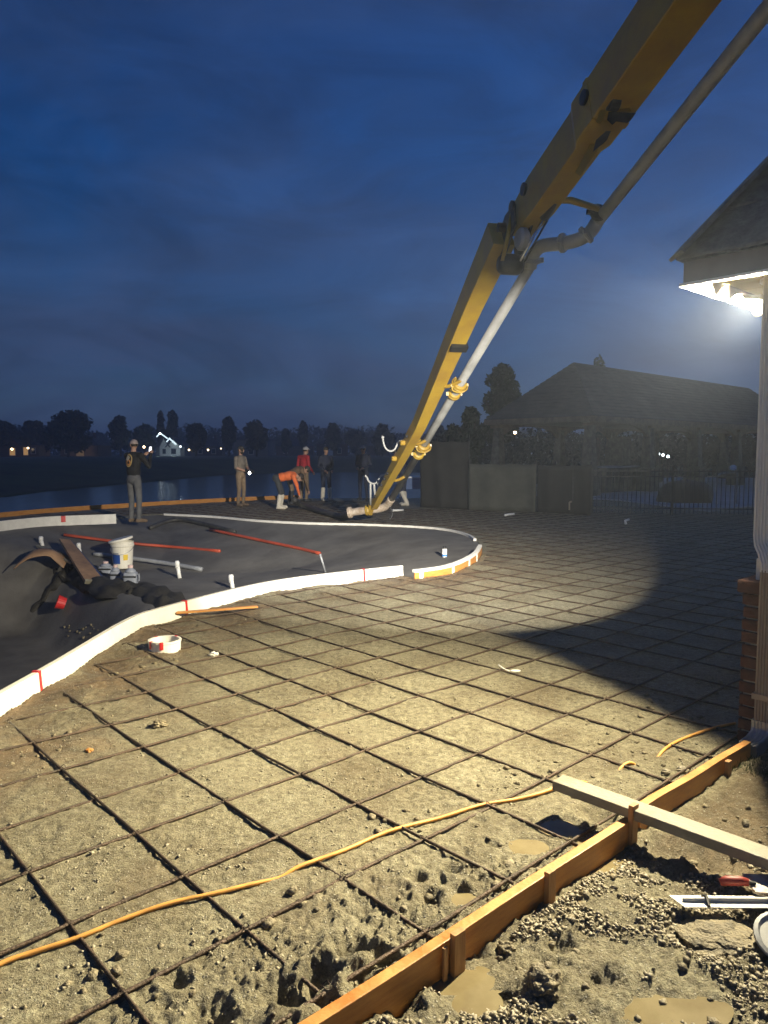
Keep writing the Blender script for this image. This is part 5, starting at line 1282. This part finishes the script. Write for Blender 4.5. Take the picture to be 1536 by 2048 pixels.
# ================================================================== SCREENS, FENCE, PAVILION
def screen(name, label, a, b, h, m, seed):
    a = np.array(a); b = np.array(b); L = np.linalg.norm(b - a); e = (b - a) / L; nr = np.array([-e[1], e[0]])
    root = thing(name, label, 'screen', (a[0], a[1], 0), 'site screens before the pavilion')
    n, k = 26, 8; V = []
    for i in range(n + 1):
        for j in range(k + 1):
            t = i / n; z = h * j / k
            w = .035 * math.sin(7 * t + seed) + .02 * math.sin(19 * t + 2 * seed + z) + .03 * (1 - abs(2 * j / k - 1)) * math.sin(5 * t + z * 2 + seed)
            q = a + e * L * t + nr * w; sag = -.03 * math.sin(math.pi * ((t * 3) % 1)) * (j == k)
            V.append((q[0], q[1], z + sag - .02))
    c = MB().add(V, [(i * (k + 1) + j, (i + 1) * (k + 1) + j, (i + 1) * (k + 1) + j + 1, i * (k + 1) + j + 1) for i in range(n) for j in range(k)]).build('cloth', m, root, smooth=True)
    c.modifiers.new('t', 'SOLIDIFY').thickness = .012
    for t in np.linspace(0.01, .99, 4):
        q = a + e * L * t + nr * .07; MB().tube([(q[0], q[1], -.1), (q[0], q[1], h + .06)], .025, 8).build('post', M_dark, root)
screen('site_screen', 'tall dark brown screen right behind the boom pipe', (1.05, 21.6), (2.38, 20.9), 1.95, M_screen2, 1)
screen('site_screen', 'lighter olive cloth screen in the middle of the site screens', (2.36, 20.62), (4.05, 19.75), 1.32, M_screen, 2)
screen('site_screen', 'dull olive cloth screen ending at the iron fence', (4.08, 19.70), (5.30, 18.95), 1.30, M_screen2, 3)
q = np.array([4.78, 19.15, 0]); 
o = MB().tube([q + [0, -.12, .12], q + [0, -.12, .32]], .02, 8).tube([q + [0, -.12, .32], q + [.06, -.12, .34]], .02, 8).build('tap_pipe', M_spout, org=q, smooth=True); tag(o, 'short upright pipe at the foot of the dull olive screen', 'pipe')
# black iron fence
fa, fb = np.array([5.4, 19.3]), np.array([13.5, 18.2]); L = np.linalg.norm(fb - fa); e = (fb - fa) / L
fen = thing('iron_fence', 'black iron picket fence round the paved pavilion terrace', 'fence', (fa[0], fa[1], 0))
for z in (.16, .98, 1.12): MB().beam((*fa, z), (*fb, z), .03, .03).build('rail', M_iron, fen)
pm = MB().box((0, 0, .6), (.018, .018, 1.14)).build('picket', M_iron); pme = pm.data; bpy.data.objects.remove(pm)
for i in range(int(L / .11)):
    q = fa + e * (.05 + .11 * i); p_ = bpy.data.objects.new('picket', pme); col.objects.link(p_); p_.parent = fen; p_.location = (q[0] - fa[0], q[1] - fa[1], 0)
for i in range(5):
    q = fa + e * (L * i / 4); MB().box((q[0], q[1], .62), (.055, .055, 1.3)).build('post', M_iron, fen)
# paved terrace
pv = MB(); P = [HL(9.5, 13.0), HL(26, 13.0), HL(26, 26), HL(9.5, 26)]
def TR(x, y): q = np.array([7.6, 30.0]) + Bv * x + Av * y; return (q[0], q[1])
pv.prism([TR(-6, -8.2), TR(22, -8.2), TR(22, 5), TR(-3.5, 5), TR(-3.5, -4)], -.3, .035)
o = pv.build('pavement', M_paving); tag(o, 'pale paved terrace in front of the pavilion', 'paving', kind='structure')
# steel handrail
hp = [D(1433, 1008, 21), D(1433, 965, 21), D(1434, 955, 21), D(1440, 948, 21), D(1452, 945.5, 21), D(1470, 944, 21)]
hr = MB().tube(catmull(hp, 4), .024, 8).build('handrail', M_boompipe, org=hp[0] * [1, 1, 0], smooth=True); tag(hr, 'curved steel pool handrail beyond the iron fence', 'handrail')
MB().tube([hp[-1], hp[-1] + np.array([.35, .6, -.05]), hp[-1] + np.array([.38, .65, -.95])], .024, 8).build('rear_leg', M_boompipe, hr, smooth=True)
MB().lathe([(.05, 0), (.09, .02), (.09, .12), (.03, .16)], D(1466, 941, 21.2), 12).build('rail_cap', M_white, hr)
# pavilion
def PVL(x, y, z): q = TR(x, y); return np.array([q[0], q[1], z])
pav = thing('pavilion', 'large dark hip roofed garden pavilion on stone piers', 'pavilion', (7.6, 30, 0), rotz=ROTH)
ev, we, rz_, ez, RL = 2.5, 2.5, 5.2, 2.9, 17.5
rf = MB(); nst = 16
for k in range(nst):
    f0, f1 = k / nst, (k + 1) / nst
    def rect(f, dz): 
        x0, x1, y = -ev * (1 - f), RL + ev * (1 - f), we * (1 - f); z = ez + (rz_ - ez) * f + dz
        return [(x0, -y, z), (x1, -y, z), (x1, y, z), (x0, y, z)]
    A_, B_ = rect(f0, .025), rect(f1, 0.0)
    rf.add(A_ + B_, [(i, (i + 1) % 4, 4 + (i + 1) % 4, 4 + i) for i in range(4)])
    rf.add(A_ + [(a, b, c - .03) for a, b, c in A_], [(i, 4 + i, 4 + (i + 1) % 4, (i + 1) % 4) for i in range(4)])
rfo = rf.build('roof', M_hroof, pav, local=True)
fs = MB()
for a, b in (((-ev, -we), (RL + ev, -we)), ((RL + ev, -we), (RL + ev, we)), ((RL + ev, we), (-ev, we)), ((-ev, we), (-ev, -we))): fs.beam((*a, ez - .09), (*b, ez - .09), .05, .2)
fs.build('fascia', M_pwood, pav, local=True)
MB().box((RL / 2, 0, ez - .12), (RL + 2 * ev - .1, 2 * we - .1, .06)).build('ceiling', M_pwood, pav, local=True)
for x in np.linspace(-2.1, RL + 2.1, 6):
    for y in (-2.1, 2.1):
        MB().box((x, y, .45), (.62, .62, .95)).box((x, y, .95), (.7, .7, .07)).build('stone_pier', M_pstone, pav, local=True, bevel=.02)
        MB().beam((x, y, .98), (x, y, ez - .3), .42, .42, .28, .28, up=(1, 0, 0)).build('column', M_pstone, pav, local=True)
        MB().box((x, y, ez - .27), (.46, .46, .1)).build('capital', M_pwood, pav, local=True)
for y in (-2.1, 2.1):
    xs = np.linspace(-2.1, RL + 2.1, 6)
    for x0, x1 in zip(xs[:-1], xs[1:]):
        P = [(x0 + (x1 - x0) * t, y, ez - .22 - .55 * (abs(2 * t - 1) ** 3)) for t in np.linspace(0.03, .97, 13)]
        mb = MB(); 
        for p0, p1 in zip(P[:-1], P[1:]): mb.add([(p0[0], y - .08, p0[2]), (p1[0], y - .08, p1[2]), (p1[0], y - .08, ez - .14), (p0[0], y - .08, ez - .14), (p0[0], y + .08, p0[2]), (p1[0], y + .08, p1[2]), (p1[0], y + .08, ez - .14), (p0[0], y + .08, ez - .14)], [(0, 1, 2, 3), (7, 6, 5, 4), (0, 4, 5, 1)])
        mb.build('arch', M_pwood, pav, local=True)
kt = thing('outdoor_kitchen', 'stone outdoor kitchen counter under the pavilion roof', 'kitchen', PVL(1.2, -1.2, 0), rotz=ROTH)
MB().box((0, 0, .5), (2.6, .8, 1.0)).build('counter', M_pstone, kt, local=True, bevel=.01); MB().box((0, 0, 1.03), (2.75, .95, .06)).build('worktop', M_paving, kt, local=True)
MB().box((.7, .1, 1.65), (.7, .5, 1.2)).build('chimney_hood', M_pstone, kt, local=True); MB().box((-.4, -.40, .62), (.8, .03, .45)).build('grill_door', M_dark, kt, local=True)
# covered furniture on the terrace
q = D(1372, 975, 23.5); q[2] = 0.035
cf = MB(); V = []; nn, mm = 20, 7
for i in range(mm + 1):
    f = i / mm
    for j in range(nn):
        a = 2 * math.pi * j / nn; r = 1 + .10 * math.sin(5 * a + 3 * f) * (1 - f) + .04 * math.sin(11 * a)
        s_ = (1 - f ** 4) ** .5 if f < 1 else .02
        V.append((q[0] + .85 * r * s_ * math.cos(a), q[1] + .6 * r * s_ * math.sin(a), q[2] + .72 * f))
cf.add(V, [(i * nn + j, i * nn + (j + 1) % nn, (i + 1) * nn + (j + 1) % nn, (i + 1) * nn + j) for i in range(mm) for j in range(nn)])
o = cf.build('covered_table', M_black, org=q, smooth=True); tag(o, 'round table under a black cover on the pavilion terrace', 'table')
# small lamps in and beyond the pavilion
def lamp(px, py, depth, r, m, label, post=False, cat='lamp', group=None, hang=None):
    c = D(px, py, depth); base = c.copy(); 
    if post: base[2] = min(c[2] - .3, .3)
    root = thing('lamp', label, cat, base if post else c, group)
    MB().ball(c, r, 10, 7).build('globe', m, root, smooth=True)
    if post: MB().tube([base - [0, 0, .3], c - [0, 0, r]], .045, 8).build('lamp_post', M_iron, root)
    elif hang: MB().tube([c + [0, 0, r], c + [0, 0, hang]], .02, 6).build('stem', M_iron, root)
    else: MB().lathe([(r * 1.3, 0), (r * 1.3, r * .5), (r * .6, r * .9)], c + np.array([0, 0, r * .7]), 10).build('shade', M_iron, root)
    return root
lamp(1030, 865, 31, .07, M_lampw, 'tiny lamp glowing under the left end of the pavilion roof')
lamp(938, 906, 42, .09, M_lampc, 'tiny white lamp beyond the gap between the dark and olive screens', post=True)
for i, (px, py) in enumerate(((1317, 908), (1326, 910), (1336, 913))): lamp(px, py, 40, .075, M_lampc, ['leftmost', 'middle', 'rightmost'][i] + ' of the three white lamps seen under the pavilion', post=True, group='lamps beyond the pavilion')
lamp(1347, 845, 34, .09, M_hwinlit, 'dim warm lamp high under the pavilion roof')

# ================================================================== FAR SHORE
def base_z(x, y):
    r = math.hypot(x, y); pxv = 768 + FPX * x / max(y, 1e-3); sh_ = float(shore(np.array(pxv)))
    if pxv > 880: return -0.06
    def s1(a, b, v): t = min(max((v - a) / (b - a), 0), 1); return t * t * (3 - 2 * t)
    return -2.6 + 1.75 * s1(-3, .5, r - sh_) + 1.45 * s1(0, 30, r - sh_)
def far_house(px, depth, w, dpt, wh, rh, rot, wallm, label, gables=(), windows=(), lit=(), garage=None, chimney=True):
    depth *= 2.0
    x = (px - 768) / FPX * depth; z = base_z(x, depth) - .1
    root = thing('house', label, 'house', (x, depth, z), 'houses across the lake', rotz=R_(rot))
    MB().box((0, dpt / 2, wh / 2), (w, dpt, wh)).build('wall', wallm, root, local=True)
    ov = .4; r = MB()
    hip = min(dpt / 2, w / 2) + ov - .3
    V = [(-w / 2 - ov, -ov, wh), (w / 2 + ov, -ov, wh), (w / 2 + ov, dpt + ov, wh), (-w / 2 - ov, dpt + ov, wh), (-w / 2 - ov + hip, dpt / 2, wh + rh), (w / 2 + ov - hip, dpt / 2, wh + rh)]
    r.add(V, [(0, 1, 5, 4), (1, 2, 5), (2, 3, 4, 5), (3, 0, 4), (3, 2, 1, 0)])
    ro = r.build('roof', M_hroof, root, local=True)
    if chimney: MB().box((w * .22, dpt * .55, wh + rh * .75), (.7, .7, rh * 1.1)).build('chimney', M_hwall2, ro, local=True)
    for (gx_, gw, gh, gm) in gables:              # front gables with their own little roofs
        MB().add([(gx_ - gw / 2, -.6, 0), (gx_ + gw / 2, -.6, 0), (gx_ + gw / 2, -.6, wh), (gx_, -.6, wh + gh), (gx_ - gw / 2, -.6, wh), (gx_ - gw / 2, dpt * .4, 0), (gx_ + gw / 2, dpt * .4, 0), (gx_ + gw / 2, dpt * .4, wh), (gx_, dpt * .4, wh + gh), (gx_ - gw / 2, dpt * .4, wh)],
                 [(0, 1, 2, 3, 4), (0, 4, 9, 5), (1, 6, 7, 2), (5, 9, 8, 7, 6)]).build('gable', gm, root, local=True)
        MB().beam((gx_ - gw / 2 - .35, dpt * .18, wh - .12), (gx_, dpt * .18, wh + gh + .18), dpt * .4 + 1.9, .16, up=(0, 0, 1)).beam((gx_ + gw / 2 + .35, dpt * .18, wh - .12), (gx_, dpt * .18, wh + gh + .18), dpt * .4 + 1.9, .155, up=(0, 0, 1)).build('gable_roof', M_hroof, root, local=True)
    for (wx, wz, ww, hh, l, front) in windows:
        y0 = -.6 if front else 0
        f = MB().box((wx, y0 - .03, wz), (ww + .2, .06, hh + .2)).build('window', M_trim, root, local=True)
        ORG[f] = np.zeros(3); MB().box((wx, y0 - .06, wz), (ww, .03, hh)).build('pane', M_hwinlit if l else M_hwin, f, local=True)
    if garage: MB().box((garage[0], -.66 if garage[3] else -.05, garage[2] / 2), (garage[1], .06, garage[2])).build('garage_door', M_garage, root, local=True)
    return root
def far_light(px, py, depth, watt, c, nm='porch_beam'):
    ld = bpy.data.lights.new(nm, 'POINT'); ld.energy = watt; ld.color = c; ld.shadow_soft_size = .15
    lo = bpy.data.objects.new(nm, ld); col.objects.link(lo); ld.energy *= 4; lo.location = D(px, py, depth * 2.0); return lo
far_house(40, 88, 9, 8, 2.8, 2.4, 6, M_hwall2, 'brick house with warm lit porch at the far left shore', gables=((-1.2, 3.2, 1.6, M_hwall2),), windows=((-1.2, 1.4, 1.2, 1.9, True, True), (1.6, 1.4, 1.0, 1.8, True, False), (3.3, 1.5, .9, 1.3, False, False)))
far_house(160, 96, 10, 8, 2.9, 2.6, -4, M_hwall2, 'dark house with yellow lit garage door across the lake', windows=((-3.2, 1.5, 1.0, 1.4, False, False),), garage=(0.3, 2.0, 1.9, False))
far_house(342, 98, 8, 7, 2.6, 2.6, -8, M_hwall, 'white lit house with twin gables beyond the jacketed man', gables=((-1.4, 2.6, 2.2, M_trim), (1.2, 3.6, 1.9, M_trim)), windows=((-1.4, 1.4, .9, 1.3, False, True), (1.2, 1.4, 1.3, 1.4, False, True)), chimney=False)
far_house(415, 112, 9, 8, 2.9, 2.8, 5, M_hwall2, 'unlit low house between the white lit house and the man in grey', windows=((-2, 1.5, 1.1, 1.4, False, False), (2, 1.5, 1.1, 1.4, False, False)))
far_house(503, 105, 10, 8, 4.6, 2.2, -6, M_hwall, 'two storey pale house behind the man in the grey tee shirt', gables=((.2, 3.4, 1.6, M_hwall),), windows=((.2, 3.7, 1.1, 1.4, False, True), (.2, 1.4, 1.3, 1.5, False, True), (-3.4, 1.5, 1, 1.4, False, False), (3.6, 3.6, 1, 1.3, False, False)))
far_house(590, 120, 12, 9, 3.2, 3.0, 3, M_hwall2, 'wide dark house beyond the man in orange', windows=((-3, 1.6, 1.2, 1.5, False, False), (3, 1.6, 1.2, 1.5, False, False)))
far_house(662, 104, 8, 8, 3.4, 2.2, -3, M_hwall2, 'house with one pale gable wall behind the dark clothed men', gables=((-.5, 2.2, 1.3, M_trim),), windows=((2.4, 1.6, 1, 1.4, False, False),))
far_house(745, 118, 11, 9, 3.2, 2.8, 4, M_hwall2, 'dark house seen left of the boom tip', windows=((-2.6, 1.6, 1.1, 1.5, False, False), (2.4, 1.6, 1.1, 1.5, False, False)))
for a in ((30, 893, 84, 8, (1, .6, .25)), (48, 893, 84, 6, (1, .6, .25)), (158, 892, 93.5, 30, (1, .72, .3)), (316, 905, 93.5, 40, (.72, .92, 1)), (345, 905, 93.5, 70, (.72, .92, 1)), (360, 895, 94, 14, (.72, .92, 1))): far_light(*a)
lbl = ['left warm lamp on the porch of the far left house', 'right warm lamp on the porch of the far left house', 'left lamp above the yellow garage door', 'right lamp above the yellow garage door', 'white yard lamp just right of the raised phone', 'lamp on the shore right of the white lit house', 'lamp left of the man in grey on the far shore', 'small lamp nearest the man in grey on the far shore', 'white lamp on the peak of the white lit house', 'low white lamp by the wall of the white lit house', 'white lamp over the jacketed man s cap']
for i, (px, py, dp, r, m, post) in enumerate(((24, 898, 84.5, .16, M_lampw, 0), (56, 896, 84.5, .13, M_lampw, 0), (145, 893, 93.8, .17, M_lampw, 0), (164, 893, 93.8, .17, M_lampw, 0), (288, 894, 90, .17, M_lampw, 1), (378, 900, 90, .13, M_lampw, 1), (416, 900, 90, .13, M_lampw, 1), (442, 897, 92, .09, M_lampw, 1), (320, 867, 96, .16, M_lampc, 0), (361, 893, 96, .14, M_lampc, 0), (254, 868, 96, .13, M_lampc, 1))):
    lamp(px, py, dp * 2, r * 1.8, m, lbl[i], post=bool(post), group='lamps across the lake')
for i, px in enumerate((124, 132, 141, 150)): lamp(px, 919.5, 110, .10, M_lampw, ['first', 'second', 'third', 'fourth'][i] + ' from the left of four tiny path lights below the garage', post=True, group='path lights below the garage')
# outlined eaves of the white lit house
for (a, b, lab) in (((313, 874), (320, 866), 'left slope of the higher gable'), ((320, 866), (335, 877), 'right slope of the higher gable'), ((333, 884), (340, 876), 'left slope of the lower gable'), ((338, 876), (352, 889), 'right slope of the lower gable')):
    p0, p1 = D(*a, 194.0), D(*b, 194.0); o = MB().beam(p0, p1, .2, .26).build('light_string', mat('string_light', (.8, .95, 1), .4, emis=(.75, .93, 1), estr=1.6), org=p0); tag(o, 'cool white light string on the ' + lab, 'light string', 'light strings on the white lit house')

# ------------------------------------------------------------------ trees
def leaf_cloud(centres, radii, n, size, seed):
    r = np.random.default_rng(seed); k = len(centres); w = np.array([a[0] * a[1] * a[2] for a in radii]); w = w ** .72; idx = r.choice(k, n, p=w / w.sum())
    d = r.standard_normal((n, 3)); d /= np.linalg.norm(d, axis=1)[:, None]; rad = r.random(n) ** .42
    P = np.array(centres)[idx] + d * np.array(radii)[idx] * rad[:, None]
    a = r.standard_normal((n, 3)); a /= np.linalg.norm(a, axis=1)[:, None]; b = np.cross(a, r.standard_normal((n, 3))); b /= np.linalg.norm(b, axis=1)[:, None]
    s = size * (.6 + .8 * r.random(n))[:, None]
    V = np.stack([P - a * s, P + b * s * .55, P + a * s, P - b * s * .55], 1).reshape(-1, 3)
    return V, np.arange(4 * n).reshape(-1, 4)
def tree(label, px, depth, top_py, half_w, nleaf, size, m, seed, base=None, kind='tree', group='trees across the lake', squash=1.0, bare=.25, lobes=14):
    r = np.random.default_rng(seed); x = (px - 768) / FPX * depth; z0 = base_z(x, depth) if base is None else base
    top = D(px, top_py, depth)[2]; H = top - z0; W = half_w / FPX * depth
    root = thing('tree', label, kind, (x, depth, z0), group)
    th_ = max(.10, H * .022)
    mb = MB().tube([(x, depth, z0 - .2), (x + .02 * H * r.standard_normal() , depth, z0 + H * .3), (x + .03 * H * r.standard_normal(), depth, z0 + H * .62)], [th_ * 1.3, th_, th_ * .45], 8)
    for i in range(6):
        a = 6.28 * i / 6 + r.random(); h0 = z0 + H * (.25 + .3 * r.random()); mb.tube([(x, depth, h0), (x + W * .35 * math.cos(a), depth + W * .35 * math.sin(a), h0 + H * .12), (x + W * .7 * math.cos(a), depth + W * .7 * math.sin(a), h0 + H * .26)], [th_ * .5, th_ * .3, th_ * .1], 5)
    mb.build('trunk', M_bark, root, smooth=True)
    cs, rs = [], []
    ch = H * (1 - bare)
    for i in range(lobes):
        a = 6.28 * r.random(); f = r.random(); zz = z0 + H * bare + ch * (.12 + .74 * f); ww = W * math.sqrt(max(.05, 1 - (2 * f - .85) ** 2 / 1.5)) * .62
        cs.append((x + ww * math.cos(a) * r.random() ** .5 , depth + ww * math.sin(a), zz)); q = W * (.22 + .24 * r.random()); rs.append((q, q, min(q, ch * .26) * squash))
    cs.append((x, depth, z0 + H * bare + ch * .5)); rs.append((W * .56, W * .56, ch * .38)); cs.append((x, depth, top - ch * .2)); rs.append((W * .45, W * .45, ch * .2))
    V, F = leaf_cloud(cs, rs, nleaf, size, seed); V = V - ORG[root]
    me = raw_mesh('crown', V, F, m); new_obj('crown', me, root)
    return root
tl = [(-30, 92, 846, 45, 'tree at the very left edge across the lake'), (18, 98, 845, 32, 'small round tree left of the big spreading tree'), (75, 100, 842, 34, 'rounded tree merging into the left side of the big spreading tree'), (138, 90, 822, 58, 'big spreading tree, widest on the far shore'),
      (243, 104, 831, 24, 'round tree above the jacketed man'), (292, 108, 848, 26, 'low round tree just left of the white lit house'), (324, 112, 822, 10, 'slim pointed tree behind the white lit house, left of the pair'), (347, 112, 821, 17, 'taller loose tree behind the white lit house, right of the pair'),
      (392, 100, 846, 28, 'round tree right of the white lit house'), (459, 104, 834, 23, 'domed tree above the man in grey'), (514, 96, 840, 27, 'domed tree above the two storey pale house'), (573, 110, 857, 12, 'small tree left of the pointed tree beyond the man in orange'),
      (607, 108, 842, 13, 'pointed tree beyond the man in red'), (668, 106, 848, 20, 'round tree above the dark clothed men'), (764, 100, 847, 26, 'round tree left of the boom just above the hook'), (712, 118, 858, 26, 'low tree between the boom and the dark clothed men'), (875, 70, 850, 26, 'dark tree right behind the boom pipe')]
for i, (px, dp, ty, hw, lab) in enumerate(tl): tree(lab, px, dp * 1.8, ty, hw * 1.08, 4200 if hw > 40 else 2200, .50, M_leaf if i % 2 else M_leaf2, 100 + i, bare=.12)
tree('tall open crowned tree left of the pavilion roof', 1003, 38, 727, 50, 5200, .14, M_leaf2, 211, group='trees by the pavilion', bare=.28, lobes=16, base=0)
tree('dense bushy tree below the tall tree beside the boom', 940, 36, 812, 38, 3800, .13, M_leaf, 212, group='trees by the pavilion', bare=.06, base=0)
tree('tree top showing over the pavilion ridge', 1192, 52, 712, 28, 2200, .17, M_leaf, 213, group='trees by the pavilion', bare=.2, base=0)
tree('low dark tree between the dense tree and the boom pipe', 905, 44, 846, 30, 2400, .14, M_leaf, 214, group='trees by the pavilion', bare=.06, base=0)
# wood beyond the houses: one mass
r = np.random.default_rng(5); cs, rs = [], []
for px in range(-420, 1900, 16):
    dp = 290 + 40 * r.random(); hgt = 10.2 + 2.4 * r.random() + 1.4 * math.sin(px * .021); x = (px - 768) / FPX * dp
    cs.append((x, dp, .4 + hgt * .5)); rs.append((4.6 + 2 * r.random(), 4, hgt * .52))
V, F = leaf_cloud(cs, rs, 34000, .85, 77)
o = new_obj('treeline', raw_mesh('treeline', V, F, M_leaf)); tag(o, 'dark continuous wood behind the far houses', 'treeline', kind='stuff')

# hedge closing the garden behind the pavilion: one mass
cs, rs = [], []
for px in range(880, 1900, 14):
    dp = 58 + 6 * r.random(); hgt = 3.0 + .9 * r.random(); x = (px - 768) / FPX * dp
    cs.append((x, dp, hgt * .5)); rs.append((1.0 + .4 * r.random(), .9, hgt * .55))
V, F = leaf_cloud(cs, rs, 30000, .16, 78)
o = new_obj('hedge', raw_mesh('hedge', V, F, mat('hedge_leaf', (0.014, 0.021, 0.010), 0.8, var=0.4, scale=0.6))); tag(o, 'dense dark hedge closing the garden behind the pavilion', 'hedge', kind='stuff')

# ------------------------------------------------------------------ thin haze added for the lamp glow and lifted darks
hz_m = bpy.data.materials.new('glow_haze'); hz_m.use_nodes = True; nt = hz_m.node_tree; nt.nodes.clear()
ou = nt.nodes.new('ShaderNodeOutputMaterial'); pvn = nt.nodes.new('ShaderNodeVolumePrincipled'); pvn.inputs['Density'].default_value = 0.0015
pvn.inputs['Color'].default_value = (0.66, 0.76, 0.96, 1); pvn.inputs['Anisotropy'].default_value = 0.45
nt.links.new(pvn.outputs[0], ou.inputs['Volume'])
o = MB().box((0, 0, 6.4), (2000, 2000, 20)).build('haze', hz_m); tag(o, 'thin haze added over the site for the lamp glow', 'haze', kind='stuff')
